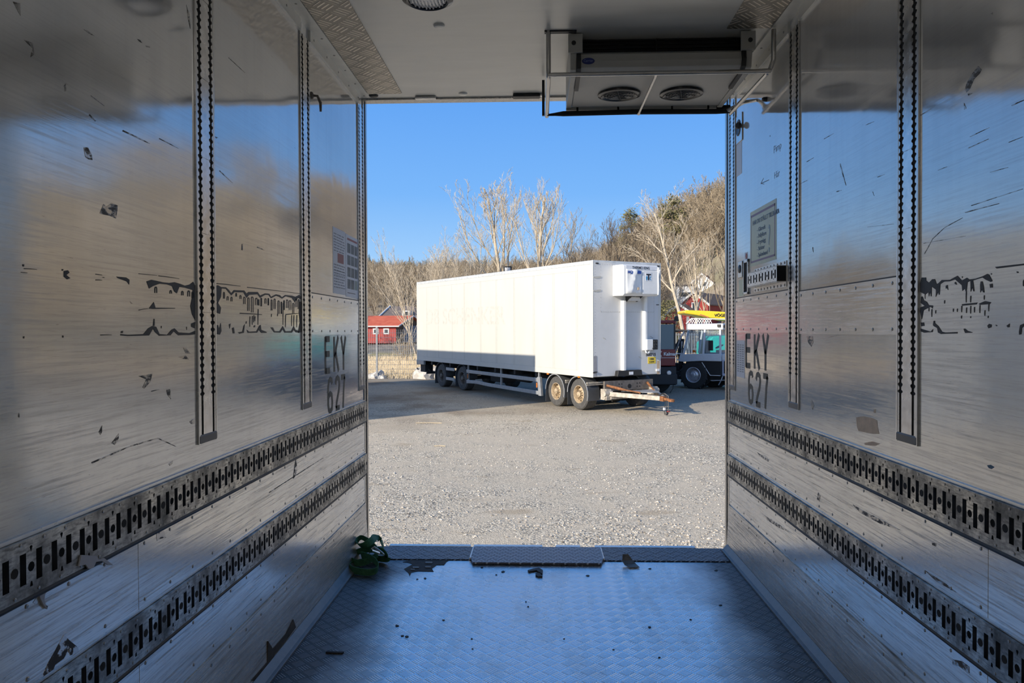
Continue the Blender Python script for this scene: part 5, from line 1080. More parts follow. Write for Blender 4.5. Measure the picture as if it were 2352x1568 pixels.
# ------------------------------------------------------------------ red terminal tractor behind the trailer
def frame_of(x, y, z, yaw): return Matrix.Translation((x, y, z)) @ Matrix.Rotation(yaw, 4, 'Z')
K = thing('terminal_tractor', 'dark red yard tractor with blue tinted cab glass behind the trailer', 'tractor', mat=frame_of(4.05, 28.0, gz(28), R(1)))
def kb_(mb, n, m_, p=None, **k): return mb.build(n, M[m_], p or K, **k)
# local: x right, -y towards the yard
mb = MB(); mb.box(-1.2, 0, 1.03, 1.05, 1.7, 1.66); cab = kb_(mb, 'lower_cab', 'red_paint', bevel=.03)
mb = MB(); mb.box(-1.22, -.03, 2.63, 1.07, 1.75, 2.75); kb_(mb, 'cab_roof', 'red_paint', bevel=.03)
for x in (-1.2, .99):
    for y in (0, 1.63):
        mb = MB(); mb.box(x, y, 1.66, x+.06, y+.07, 2.63); kb_(mb, 'cab_post', 'red_paint' if y else 'black')
mb = MB(); mb.box(-1.14, .01, 1.66, .99, .02, 2.60); kb_(mb, 'windscreen', 'glass')
mb = MB(); mb.box(1.03, .07, 1.66, 1.04, 1.63, 2.60); kb_(mb, 'side_window', 'glass')
mb = MB(); mb.box(-1.14, 1.66, 1.66, .99, 1.67, 2.60); kb_(mb, 'rear_window', 'glass')
mb = MB(); mb.box(-.3, .6, 1.6, .5, .85, 2.25); mb.box(-.3, .3, 1.6, .5, .8, 1.75); kb_(mb, 'seat', 'black', bevel=.04)
mb = MB(); mb.box(-1.25, -.12, .32, 1.06, 2.6, 1.0); kb_(mb, 'chassis', 'chassis', bevel=.03)
mb = MB(); mb.box(-1.25, -.2, .35, 1.08, -.1, .72); kb_(mb, 'bumper', 'chassis', bevel=.02)
mb = MB(); mb.lathe([(.085, 0), (.09, .02), (.07, .05), (.001, .055)], (.78, -.12, .78), (0,-1,0), 20); kb_(mb, 'headlight', 'lens', smooth=40)
mb = MB(); mb.box(1.0, -.1, 2.72, 1.15, .1, 2.8); mb.lathe([(.05, 0), (.07, .02), (.07, .1)], (1.05, -.02, 2.84), (.3,-1,0), 12); kb_(mb, 'work_lamp', 'black')
text('side_lettering', 'Kalmar', M['white_dec'], K, (.60, -.032, 1.43), (1,0,0), (0,0,1), .17, 1, .006, .001, world=False)
mb = MB()
for r in (.10, .065): mb.ribbon2([(.48+r*math.cos(t), 1.49+r*math.sin(t)) for t in [R(60+20*i) for i in range(13)]], .022, (0,-.0305,0), (1,0,0), (0,0,1), (0,-.002,0))
mb.box(.45, -.033, 1.335, 1.03, -.03, 1.35); kb_(mb, 'side_logo', 'white_dec')
for x in (-.85, .62): wheel(K, (x-.16, .35, .5), (-.15,-1,0), .5, .3, M['tyre_b'], M['chassis'], .5, nuts=0)
mb = MB(); mb.tube([(.96, -.1, .4), (.93, -.12, .2), (.82, -.13, .03)], .012, 5); kb_(mb, 'hanging_hose', 'black')
# ------------------------------------------------------------------ small white forest tractor
yw = R(-34); base = gnd(1592, 893)
F = thing('forest_tractor', 'small white and lavender forestry tractor with black crane and big lugged tyres', 'tractor', mat=frame_of(base.x, base.y, gz(base.y), yw))
def fb(mb, n, m_, p=None, **k): return mb.build(n, M[m_], p or F, **k)
for (x, y, ax_) in ((0, 0, -1), (.35, 1.7, 1), (2.35, 0, -1), (2.35, 1.7, 1)):
    wheel(F, (x, y if ax_ < 0 else y, .56), (0, ax_, 0), .56, .46, M['tyre_b'], M['silver'], .56, lugs=16, dish=.12, nuts=0)
mb = MB(); mb.box(-.6, .3, .38, 2.9, 1.4, .75); fb(mb, 'chassis', 'chassis', bevel=.03)
mb = MB(); mb.prism([(-.45, .95), (-.05, 1.15), (1.15, 1.15), (1.15, .55), (.72, .55), (.42, .98)], (0, .02, 0), (1,0,0), (0,0,1), (0, 1.66, 0)); fb(mb, 'lower_cab', 'black', bevel=.02)
mb = MB(); mb.ribbon2([(.36, 1.08), (.70, .57), (1.12, .57)], .025, (0, .012, 0), (1,0,0), (0,0,1), (0,.01,0)); fb(mb, 'white_pinstripe', 'white_dec')
mb = MB(); mb.prism([(-.62, 1.1), (-.55, 1.38), (.35, 1.42), (1.15, 1.42), (1.15, 1.13), (.3, 1.13), (-.4, 1.08)], (0, -.03, 0), (1,0,0), (0,0,1), (0, .22, 0)); fb(mb, 'white_side_panel', 'trac_white', bevel=.02)
mb = MB(); mb.box(-.45, .2, 1.08, 1.1, 1.66, 1.3); fb(mb, 'cab_floor', 'trac_white')
mb = MB(); mb.lathe([(.05, 0), (.05, .02)], (.05, -.04, 1.52), (0,-1,0), 10); mb.box(.0, -.06, 1.47, .12, 0, 1.53); fb(mb, 'orange_indicator', 'orange')
posts = [((-.42, .05, 1.4), (-.22, .12, 2.42)), ((.42, .0, 1.3), (.46, .10, 2.42)), ((1.12, .0, 1.3), (1.08, .1, 2.42)), ((-.42, 1.65, 1.4), (-.22, 1.58, 2.42)), ((1.12, 1.7, 1.3), (1.08, 1.6, 2.42))]
for a, b in posts:
    mb = MB(); mb.bar(a, b, .075, .075, (0,1,0)); fb(mb, 'cab_post', 'trac_white', bevel=.01)
mb = MB(); mb.box(-.28, .04, 2.36, 1.22, 1.66, 2.62); rf = fb(mb, 'cab_roof', 'trac_white', bevel=.05)
mb = MB()
for k in range(9): mb.bar((-.15+k*.1, .0, 2.63), (-.02+k*.1, .0, 2.82), .02, .02, (0,1,0)); mb.bar((-.02+k*.1, .0, 2.63), (-.15+k*.1, .0, 2.82), .02, .02, (0,1,0))
mb.bar((-.3, 0, 2.62), (-.05, 0, 2.84), .03, .03, (0,1,0)); mb.bar((-.05, 0, 2.83), (.95, 0, 2.80), .03, .03); mb.bar((-.05, 1.4, 2.83), (.95, 1.4, 2.80), .03, .03); mb.bar((-.05, 0, 2.83), (-.05, 1.4, 2.83), .03, .03)
fb(mb, 'roof_guard', 'white_dec', rf)
mb = MB(); mb.box(1.0, -.02, 2.48, 1.12, .05, 2.58); mb.lathe([(.06, 0), (.07, .06)], (1.25, .1, 2.5), (.8,-.6,0), 10); mb.lathe([(.06, 0), (.07, .06)], (1.27, .45, 2.5), (.9,-.4,0), 10); fb(mb, 'roof_lamps', 'black', rf)
for pts in ([(-.40,1.44),(.38,1.44),(.40,2.34),(-.24,2.34)], [(.48,1.34),(1.08,1.34),(1.05,2.34),(.50,2.34)]):
    mb = MB(); mb.prism(pts, (0, .06, 0), (1,0,0), (0,0,1), (0,.006,0)); fb(mb, 'side_window', 'clear')
mb = MB(); mb.prism([(.1,1.4),(1.6,1.4),(1.55,2.34),(.15,2.34)], (1.10,0,0), (0,1,0), (0,0,1), (.006,0,0)); fb(mb, 'windscreen', 'clear')
mb = MB(); mb.box(.25, .55, 1.3, .7, 1.1, 1.45); mb.box(.18, .55, 1.4, .3, 1.1, 1.95); fb(mb, 'seat', 'black', bevel=.04)
mb = MB(); mb.tube([(.95,.7,1.3),(.85,.7,1.65)], .03, 6); fb(mb, 'steering_column', 'black')
mb = MB(); mb.lathe([(.13, .0), (.16, 0), (.17, .02), (.16, .04), (.13, .03)], (.83,.7,1.68), (-.5,0,1), 20, close=True); fb(mb, 'steering_wheel', 'black')
mb = MB(); mb.box(.62, .02, 1.55, .80, .1, 1.95); fb(mb, 'wing_mirror', 'black', bevel=.02)
mb = MB(); mb.prism([(1.15,.55),(1.15,1.40),(1.35,1.44),(2.5,1.22),(2.62,1.05),(2.62,.55)], (0,.08,0), (1,0,0), (0,0,1), (0,1.5,0)); hd = fb(mb, 'bonnet', 'trac_lav', bevel=.04)
mb = MB(); mb.prism([(1.16,1.18),(1.16,1.41),(1.35,1.45),(2.5,1.23),(2.6,1.1)], (0,.07,0), (1,0,0), (0,0,1), (0,1.52,0)); fb(mb, 'bonnet_top', 'trac_white', hd, bevel=.02)
mb = MB(); mb.box(1.24, .06, .66, 1.50, .085, 1.14); fb(mb, 'bonnet_vent', 'black', hd)
text('bonnet_lettering', '606 TTW', M['blue_ink'], hd, (1.55, .062, 1.02), (1,0,0), (0,0,1), .17, 1, .006, .001, world=False, shear=.25); text('bonnet_lettering', 'VIMEK', M['blue_ink'], hd, (1.60, .078, .62), (1,0,0), (0,0,1), .16, 1.2, .008, .001, world=False, shear=.25)
mb = MB(); mb.tube([(1.2, .04, .55), (1.15, .0, .38), (1.05, 0, .2)], .02, 6); mb.tube([(.75,.0,.36),(1.6,-.02,.42),(2.2,-.05,.50)], .02, 6); fb(mb, 'step_rod', 'guard')
mb = MB(); mb.box(1.9, -.06, 1.1, 2.0, -.02, 1.14); fb(mb, 'door_handle', 'black')
# folded crane behind the cab
mb = MB(); mb.tube([(-.75,.6,.5),(-.8,.6,1.5),(-.7,.6,2.0)], [.12,.11,.08], 8); fb(mb, 'crane_pillar', 'chassis')
mb = MB(); mb.bar((-.8,.6,1.95), (-1.25,.5,1.2), .12, .14); mb.bar((-.85,.5,2.35), (-.2,.4,2.3), .1, .1); mb.bar((-1.2,.45,2.3), (-.85,.5,2.35), .1, .12); mb.bar((-1.2,.45,2.3), (-1.05,.5,1.1), .1, .1); fb(mb, 'crane_boom', 'chassis', bevel=.01)
mb = MB(); mb.tube([(-1.0,.4,1.3),(-.7,.35,2.0),(-.55,.4,2.3)], .035, 8); mb.tube([(-.62,.3,1.2),(-.6,.3,1.9)], .03, 8); fb(mb, 'crane_cylinder', 'silver', smooth=40)
rr = random.Random(3)
for k in range(6):
    a = Vector((-1.2+.12*k, .3, .7+.1*(k % 3))); mb = MB(); mb.tube([a, a+Vector((.05, -.05, .6)), a+Vector((.25, 0, .95+.06*k)), a+Vector((.35, .05, .55))], .018, 5); fb(mb, 'crane_hose', 'black', smooth=60)
mb = MB(); mb.tube([(-1.35,.9,.8),(-1.35,.9,2.0)], .03, 6); mb.lathe([(.13, 0), (.14, .04), (.14, .55), (.12, .6)], (-1.35,.9,2.0), (0,0,1), 14); fb(mb, 'exhaust_pipe', 'black', smooth=40)
mb = MB(); mb.bar((-.75,.1,1.15), (-.35,.1,1.18), .04, .04); mb.bar((-.72,.1,.75), (-.72,.1,1.4), .05, .05); mb.bar((-.72,.1,1.4),(-.4,.1,1.42), .04, .04); fb(mb, 'guard_rail', 'white_dec')
mb = MB(); mb.box(-1.5,.2,.35,-.6,1.4,.7); mb.box(-1.2,.3,.7,-.7,.9,1.0); fb(mb, 'rear_frame', 'chassis', bevel=.03)
# ------------------------------------------------------------------ paving machine under a yellow canopy
V = thing('paving_machine', 'turquoise paving machine under a yellow canopy behind the small tractor', 'paver', mat=frame_of(0, 38, 0, 0))
def vb(mb, n, m_, p=None, **k): return mb.build(n, M[m_], p or V, **k)
def v2(x, y): q_ = at(x, y, 38); return (q_.x, q_.z)
mb = MB(); mb.prism([v2(*p) for p in ((1563,717),(1567,713),(1600,714),(1640,716),(1690,720),(1692,737),(1660,736),(1646,733),(1612,730),(1594,725),(1566,721))], (0,-.9,0), (1,0,0), (0,0,1), (0,1.9,0)); cpy = vb(mb, 'canopy', 'yellow', bevel=.05)
mb = MB(); mb.prism([v2(*p) for p in ((1597,724),(1618,731),(1618,728),(1600,722))], (0,-.92,0), (1,0,0), (0,0,1), (0,.02,0)); vb(mb, 'canopy_notch', 'roof_tile', cpy)
q_ = at(1641, 727, 37.05); text('canopy_lettering', 'VÖGELE', M['ink'], cpy, (q_.x, -.925, q_.z), (1,0,0.0), (0,0,1), .20, 1.0, .004, .001, world=False)
for a, b, r_, m_ in (((1577,727),(1575,800),.07,'guard'), ((1607,731),(1606,815),.10,'black'), ((1620,733),(1612,790),.06,'guard'), ((1668,737),(1662,800),.05,'guard')):
    p0, p1 = v2(*a), v2(*b); mb = MB(); mb.bar((p0[0], -.3, p0[1]), (p1[0], -.3, p1[1]), r_*1.6, r_*1.6, (0,1,0)); vb(mb, 'canopy_post', m_)
x0, z1 = v2(1612, 772); x1, _ = v2(1720, 772)
mb = MB(); mb.prism([(x0, gz(38)+.35), (x0, z1-.35), (x0+.35, z1), (x1, z1+.1), (x1, gz(38)+.35)], (0,-.9,0), (1,0,0), (0,0,1), (0,2.2,0)); vb(mb, 'machine_body', 'teal', bevel=.06)
mb = MB(); mb.box(x0+.2, -1.0, gz(38)-.02, x1, -.55, gz(38)+.5); mb.box(x0+.2, .9, gz(38)-.02, x1, 1.3, gz(38)+.5); vb(mb, 'crawler_track', 'chassis', bevel=.15)
mb = MB(); mb.box(x0+.5, -.93, .1, x0+1.1, -.9, .5); vb(mb, 'body_hatch', 'black')
# ------------------------------------------------------------------ fences
def mesh_fence(name, label, p0, p1, h, dx, dz, r, mat='fence', every=2.5, posts=True, group=None):
    p0, p1 = Vector(p0), Vector(p1); d = (p1-p0); L_ = d.length; d.normalize(); t = thing(name, label, 'fence', p0, group=group)
    n = max(1, round(L_/every)); d_ = d
    for i in range(n):
        mb = MB(); a, b = L_*i/n+.05, L_*(i+1)/n-.05; x = a
        zf_ = lambda s: hz((p0+d*s).x, (p0+d*s).y)-p0.z
        while x <= b: mb.tube([d*x+Vector((0,0,zf_(x)+.04)), d*x+Vector((0,0,zf_(x)+h))], r, 3, False); x += dx
        z = .08
        while z < h+.01: mb.tube([d*a+Vector((0,0,zf_(a)+z)), d*b+Vector((0,0,zf_(b)+z))], r*1.25, 3, False); z += dz
        mb.build('wire_panel', M[mat], t)
    if posts:
        for i in range(n+1):
            s = L_*i/n; mb = MB(); z = hz((p0+d*s).x, (p0+d*s).y)-p0.z; mb.box((d*s).x-.045, (d*s).y-.045, z-.1, (d*s).x+.045, (d*s).y+.045, z+h+.12); mb.build('post', M['fence'], t)
    return t
pf = at(866, 869, YF+.1); q0 = pf.x
mesh_fence('mesh_fence', 'wire mesh fence with grey posts between the yard and the dry bank', (q0-2.6, YF+.1, hz(q0-2.6, YF)), (q0+10.4, YF+.1, hz(q0+10.4, YF)), 2.45, .10, .22, .0075)
pa = at(1545, 790, 46); pb = at(1690, 790, 46)
mesh_fence('slat_fence', 'grey slatted fence standing behind the tractors', (pa.x, 46, hz(pa.x, 46)), (pb.x, 46, hz(pb.x, 46)), 2.0, .16, .9, .03, 'fence', 2.5)
pa = at(924, 760, 66); pb = at(962, 760, 66)
# lamp over the trailer roof
pl = at(1166, 617, 62)
t = thing('yard_lamp', 'square floodlight on a pole showing above the trailer roof', 'lamp post', (pl.x, 62, hz(pl.x, 62)))
mb = MB(); mb.tube([(0,0,-.1),(0,0,pl.z-hz(pl.x,62)-.2)], .06, 8); mb.build('pole', M['fence'], t)
zz = pl.z-hz(pl.x, 62); mb = MB(); mb.box(-.34,-.1,zz-.26,.34,.12,zz+.2); hd_ = mb.build('lamp_housing', M['chassis'], t, bevel=.02)
mb = MB(); mb.box(-.23,-.11,zz-.24,.23,-.1,zz+.10); mb.build('lamp_lens', M['paper'], hd_)
# ------------------------------------------------------------------ buildings
def gable(mbw, p0, a, b, wa, wb, h, hr): pass
Hs = thing('red_shed', 'red wooden shed with orange roof and two white windows beyond the fence', 'shed', (-15.5, 80, .2))
ax_, bx_ = Vector((-1, .02, 0)), Vector((.42, .91, 0)); h_, hr_ = 1.93, 2.92; LA, LB = 9.0, 5.0
mb = MB(); mb.prism([(0,0),(LA,0),(LA,h_),(0,h_)], (0,0,0), ax_, (0,0,1), -Vector((0,-.05,0))); mb.prism([(0,0),(LA,0),(LA,h_),(0,h_)], bx_*LB, ax_, (0,0,1), Vector((0,-.05,0))); mb.build('front_wall', M['redwood'], Hs)
mb = MB(); mb.prism([(0,0),(LB,0),(LB,h_),(LB/2,hr_),(0,h_)], (0,0,0), bx_, (0,0,1), ax_*.05); mb.prism([(0,0),(LB,0),(LB,h_),(LB/2,hr_),(0,h_)], ax_*LA, bx_, (0,0,1), -ax_*.05); mb.build('gable_wall', M['bark_dark'], Hs)
mb = MB(); mb.prism([(1.2,.05),(LB+.2,.05),(LB+.2,h_-.02),(1.2,h_-.02)], -ax_*.06, bx_, (0,0,1), -ax_*.05); mb.build('sliding_door', M['greywood'], Hs)
ov = .35; sl = (hr_-h_)/(LB/2)
for k in (0, 1):
    mb = MB(); e0, e1 = (-ov, LB/2) if k == 0 else (LB+ov, LB/2)
    mb.prism([(e0, h_-ov*sl+.04), (e1, hr_+.04), (e1, hr_+.12), (e0, h_-ov*sl+.12)], -ax_*.5, bx_, (0,0,1), ax_*(LA+1.0)); r_ = mb.build('roof', M['roof_orange'], Hs)
    mb = MB(); mb.prism([(e0, h_-ov*sl), (e1, hr_), (e1, hr_+.14), (e0, h_-ov*sl+.14)], -ax_*.53, bx_, (0,0,1), ax_*.05); mb.build('barge_board', M['house_white'], r_)
mb = MB(); mb.prism([(-.5, h_-ov*sl-.02), (LA+.5, h_-ov*sl-.02), (LA+.5, h_-ov*sl+.10), (-.5, h_-ov*sl+.10)], -bx_*(ov+.03), ax_, (0,0,1), bx_*.03); mb.build('eaves_board', M['house_white'], Hs)
for x in (.8, 1.95, 4.6, 6.2):
    mb = MB(); x_ = x*1.0
    mb.prism([(x_, .98), (x_+.62, .98), (x_+.62, 1.62), (x_, 1.62)], (0,-.04,0), ax_, (0,0,1), (0,.03,0)); w_ = mb.build('window_frame', M['house_white'], Hs)
    mb = MB(); mb.prism([(x_+.14, 1.12), (x_+.48, 1.12), (x_+.48, 1.48), (x_+.14, 1.48)], (0,-.05,0), ax_, (0,0,1), (0,.012,0)); mb.build('window_pane', M['win'], w_)
def house(name, label, Y, gab, apex, depth, base_z, wallm, roofm, trimm='house_white', ov=.25, wins=(), cat='house', extra=None):
    """a house whose gable faces the yard; gab = (left x, right x, left eave z, right eave z); depth = run of the ridge"""
    t = thing(name, label, cat, (apex[0], Y, base_z)); x0, x1, zl, zr = gab; dv = Vector(depth); ax0, az = apex[0], apex[1]
    loc = lambda x, z: (x-apex[0], z-base_z)
    mb = MB(); mb.prism([loc(x0, base_z-2), loc(x1, base_z-2), loc(x1, zr), loc(ax0, az), loc(x0, zl)], (0,0,0), (1,0,0), (0,0,1), dv); mb.build('walls', M[wallm], t)
    for (ex, ez) in ((x0, zl), (x1, zr)):
        d = Vector((ex-ax0, 0, ez-az)); dn = d.normalized(); ex2 = Vector((ax0-apex[0], 0, az-base_z))+d+dn*ov; top = Vector((0, 0, az-base_z)); up_ = Vector((0,0,.14)); f0 = -dv.normalized()*ov
        mb = MB(); vs = [top+f0, ex2+f0, ex2+dv, top+dv]; mb.add(vs+[v+up_ for v in vs], [(0,1,2,3),(7,6,5,4),(0,4,5,1),(1,5,6,2),(2,6,7,3),(3,7,4,0)]); r_ = mb.build('roof', M[roofm], t)
        mb = MB(); a_, b_ = top+f0+Vector((0,-.04,-.12)), ex2+f0+Vector((0,-.04,-.12)); mb.add([a_, b_, b_+Vector((0,0,.30)), a_+Vector((0,0,.30)), a_+Vector((0,.06,0)), b_+Vector((0,.06,0)), b_+Vector((0,.06,.30)), a_+Vector((0,.06,.30))], [(0,1,2,3),(7,6,5,4),(0,4,5,1),(1,5,6,2),(2,6,7,3),(3,7,4,0)]); mb.build('barge_board', M[trimm], r_)
    for (wx0, wz0, wx1, wz1) in wins:
        a_, b_ = loc(wx0, wz0), loc(wx1, wz1); mb = MB(); mb.box(a_[0], -.06, a_[1], b_[0], 0, b_[1]); f_ = mb.build('window_frame', M['house_white'], t)
        mb = MB(); nx_ = 2 if b_[0]-a_[0] > .8 else 1; wv = (b_[0]-a_[0]-.12*(nx_+1))/nx_
        for i in range(nx_): mb.box(a_[0]+.12+i*(wv+.12), -.075, a_[1]+.12, a_[0]+.12+i*(wv+.12)+wv, -.05, b_[1]-.12)
        mb.build('window_pane', M['win'], f_)
    return t
def W(x, y, Y): p = at(x, y, Y); return (p.x, p.z)
ap = W(1594, 672, 90); l_ = W(1562, 698, 90); r_ = W(1627, 698, 90); wa, wb = W(1588, 715, 90), W(1604, 694, 90); wc, wd = W(1591, 690, 90), W(1598, 678, 90)
house('red_house', 'red wooden house with white trim and brown roof behind the yellow canopy', 90, (l_[0], r_[0], l_[1], r_[1]), ap, (5.5, 9, 0), hz(ap[0], 90)-.3, 'redwood', 'roof_brown', wins=((wa[0], wa[1], wb[0], wb[1]), (wc[0], wc[1], wd[0], wd[1])))
ap = W(1562, 700, 88.5); l_ = W(1519, 730, 88.5); r_ = W(1585, 716, 88.5)
house('red_outbuilding', 'low red lean-to with long white roof edge left of the red house', 88.5, (l_[0], r_[0], l_[1], r_[1]), ap, (1, 1.3, 0), hz(ap[0], 88)-.3, 'redwood', 'roof_brown', cat='outbuilding')
ap = W(1612, 629, 112); l_ = W(1590, 648, 112); r_ = W(1640, 652, 112); wa, wb = W(1612, 658, 112), W(1623, 646, 112)
house('white_house', 'tall white house with tiled gable on the slope above the red house', 112, (l_[0], r_[0], l_[1], r_[1]), ap, (4, 10, 0), hz(ap[0], 112)-1.5, 'house_white', 'roof_tile', wins=((wa[0], wa[1], wb[0], wb[1]),))
a, b = W(1555, 656, 111), W(1592, 690, 111)
t = thing('white_wing', 'long white single storey wing left of the tall white house', 'house', ((a[0]+b[0])/2, 111, hz(a[0], 111)))
t.matrix_basis = Matrix.Translation((0, 0, 0)); mb = MB(); mb.box(a[0], 111, b[1]-2, b[0], 116, a[1]); mb.build('walls', M['house_white'], t); mb = MB(); mb.box(a[0]-.2, 110.8, a[1], b[0]+.2, 116, a[1]+.15); mb.build('flat_roof', M['roof_grey'], t); mb = MB(); mb.box(a[0]+.4, 110.95, a[1]-1.6, b[0]-.3, 111, a[1]-1.0); mb.build('window_band', M['win'], t)
a, b, c_ = W(1638, 627, 116), W(1700, 662, 116), W(1700, 690, 116)
t = thing('tiled_house', 'white house with bright orange tiled roof at the right edge of the opening', 'house', (0, 0, 0)); mb = MB(); mb.box(a[0]+.6, 118, c_[1]-3, b[0], 126, b[1]); mb.build('walls', M['house_white'], t)
mb = MB(); mb.add([(a[0], 117.5, b[1]-.1), (b[0], 117.5, b[1]-.1), (b[0]-.8, 122, a[1]), (a[0]+1.0, 122, a[1]), (a[0], 126.5, b[1]-.1), (b[0], 126.5, b[1]-.1)], [(0,1,2,3),(3,2,5,4),(0,3,4),(1,5,2),(0,4,5,1)]); mb.build('roof', M['roof_tile'], t)
a, b, c_, d_ = W(868, 730, 96), W(938, 728, 96), W(928, 703, 100), W(897, 703, 100)
t = thing('grey_roofed_house', 'house with weathered grey roof and white verge behind the red shed', 'house', (a[0], 96, hz(a[0], 96)-.5)); zb_ = hz(a[0], 96)-.5; L0 = Vector((a[0], 96, zb_))
mb = MB(); mb.box(.5, .5, -1, b[0]-a[0]+1, 8, a[1]-zb_); mb.build('walls', M['redwood'], t)
A0, B0, C0, D0 = Vector((a[0], 96, a[1]))-L0, Vector((b[0]+1.2, 96, b[1]))-L0, Vector((c_[0]+1.4, 100, c_[1]))-L0, Vector((d_[0], 100, d_[1]))-L0
E0, F0 = A0+Vector((0, 8, 0)), B0+Vector((0, 8, 0))
mb = MB(); mb.add([A0, B0, C0, D0, E0, F0], [(0,1,2,3), (3,2,5,4), (0,3,4), (1,5,2), (0,4,5,1)]); r_ = mb.build('roof', M['roof_grey'], t)
mb = MB(); mb.tube([A0+Vector((0,-.06,.05)), D0+Vector((0,-.06,.05))], .11, 5); mb.build('white_verge', M['house_white'], r_)
a2_, b2_ = W(924, 713, 96), W(941, 728, 96)
mb = MB(); mb.box(a2_[0]-L0.x, -.1, b2_[1]-zb_, b2_[0]-L0.x, 3, a2_[1]-zb_); d2 = mb.build('dormer', M['house_white'], t)
mb = MB(); mb.box(a2_[0]-L0.x+.25, -.14, b2_[1]-zb_+.25, b2_[0]-L0.x-.25, -.1, a2_[1]-zb_-.15); mb.build('dormer_pane', M['win'], d2)
# ------------------------------------------------------------------ trees
def tree_mb(seed, H, r0, kids=(12, 7, 5, 3), stems=1, spread=.75, trop=.12, first=.28, rmin=.012, lean=(0, 0), lens=(.55, .5, .5, .5), wob=.16, vase=False):
    rn = random.Random(seed); mb = MB()
    def grow(p, d, L, r, lev):
        ns = (9, 6, 4, 3, 2)[lev]; pts = [Vector(p)]; d = Vector(d).normalized(); ds = [d]
        for i in range(ns):
            d = (d+Vector((rn.uniform(-1,1), rn.uniform(-1,1), rn.uniform(-.6,.6)))*wob*(.45 if lev == 0 else 1)+Vector((0,0,trop*(1 if lev else .3)))).normalized()
            pts.append(pts[-1]+d*L/ns); ds.append(d)
        rs = [max(rmin, r*(1-.78*i/ns)) for i in range(ns+1)]
        mb.tube(pts, rs, (7, 5, 4, 3, 3)[lev], False)
        if lev >= len(kids): return
        n = kids[lev]
        for k in range(n):
            f = (first if lev == 0 else .2)+(1-(first if lev == 0 else .2))*(k+rn.random()*.8)/n; f = min(f, .98)
            i = min(int(f*ns), ns-1); q_ = pts[i].lerp(pts[i+1], f*ns-i); dd = ds[i+1]
            az = rn.uniform(0, 6.283) if lev else k*2.4+rn.uniform(-.5, .5)
            o = dd.orthogonal().normalized(); o2 = dd.cross(o); sd_ = o*math.cos(az)+o2*math.sin(az)
            an = rn.uniform(.55, 1.1)*spread; cd_ = dd*math.cos(an)+sd_*math.sin(an)
            if lev == 0 and not vase: cl = L*lens[0]*(1.15-.75*f)*rn.uniform(.75, 1.2)
            if lev == 0 and vase: cl = L*(1.04-f)*rn.uniform(.75, 1.0)
            elif lev: cl = L*lens[lev]*(1.1-.5*f)*rn.uniform(.7, 1.25)
            grow(q_, cd_, cl, max(rmin, rs[i]*rn.uniform(.45, .65)*(.9 if vase and lev == 0 else 1)), lev+1)
    for s_ in range(stems):
        a = s_*2.4+rn.random(); o = .0 if stems == 1 else .25
        grow((o*math.cos(a), o*math.sin(a), -.2), (lean[0]+(.0 if stems == 1 else .22*math.cos(a)), lean[1]+(.0 if stems == 1 else .22*math.sin(a)), 1), H*(1 if s_ == 0 else rn.uniform(.75, 1)), r0*(1 if stems == 1 else .8), 0)
    # bring to the wanted height
    zm = max(v.z for v in mb.v); k = H/zm
    for v in mb.v: v.z *= k; v.x *= (k+1)/2; v.y *= (k+1)/2
    return mb
def place_px(o, px, py_top, Y, H):
    top = at(px, py_top, Y); base = hz(top.x, Y); s = (top.z-base)/H; o.location = (top.x, Y, base); o.scale = (s, s, s)
# the pale trees that stand out against the sky
SPEC = [ # px, top, Y, seed, stems, kids, spread, mat, label
 (1152, 381, 62, 21, 1, (13, 8, 5, 3), .72, 'bark_pale', 'tallest pale bare tree, standing up behind the middle of the trailer'),
 (1247, 398, 60, 22, 1, (12, 8, 5, 3), .5, 'bark_pale', 'slender pale bare tree just right of the tallest tree'),
 (1072, 486, 58, 23, 2, (9, 6, 4, 2), .7, 'bark_pale', 'forked pale bare tree left of the tallest tree'),
 (962, 516, 56, 24, 5, (9, 5, 3, 2), .5, 'bark_pale', 'many stemmed pale bare tree above the rear end of the trailer'),
 (1002, 545, 60, 29, 3, (9, 5, 3, 2), .5, 'bark_pale', 'second pale bare clump right above the trailer rear corner'),
 (868, 640, 112, 25, 4, (9, 5, 3), .8, 'bark_mid', 'low spreading bare tree over the red shed'),
 (950, 625, 50, 33, 2, (8, 4, 3, 2), .8, 'bark_pale', 'arching pale bare tree between the red shed and the trailer'),
 (1300, 468, 64, 26, 2, (11, 5, 4, 2), .6, 'bark_mid', 'grey brown bare tree right of the slender pale tree'),
 (1382, 462, 66, 27, 2, (11, 6, 4, 2), .65, 'bark_dark', 'dark twisted bare tree above the front corner of the trailer'),
 (1440, 480, 70, 28, 2, (11, 6, 4, 2), .65, 'bark_dark', 'dark bare tree above the cooling machine of the trailer'),
 (1320, 540, 56, 36, 3, (9, 5, 3, 2), .75, 'bark_mid', 'low many stemmed bare tree just over the trailer roof edge'),
 (1645, 450, 66, 30, 3, (10, 5, 4, 2), .55, 'bark_mid', 'dense bare tree close to the right door post'),
 (1604, 540, 64, 31, 1, (11, 5, 3, 2), .55, 'bark_pale', 'pale bare tree in front of the white house'),
 (1658, 540, 58, 34, 1, (10, 5, 3, 2), .5, 'bark_dark', 'dark stemmed bare tree in front of the orange tiled roof'),
 (1540, 560, 76, 35, 3, (9, 5, 4, 2), .7, 'bark_mid', 'bushy bare tree behind the right corner of the trailer'),
]
for px, top, Y, sd_, st, kids, sp, m_, lab in SPEC:
    mb = tree_mb(sd_, 12, .20 if st == 1 else .12, kids, st, sp, trop=.15 if st < 3 else .10, first=.30 if st == 1 else .24, rmin=.0085, lens=(.66, .42 if st < 3 else .5, .48, .5), wob=.14, vase=st < 3)
    o = mb.build('bare_tree', M[m_]); tag(o, lab, 'tree'); place_px(o, px, top, Y, 12)
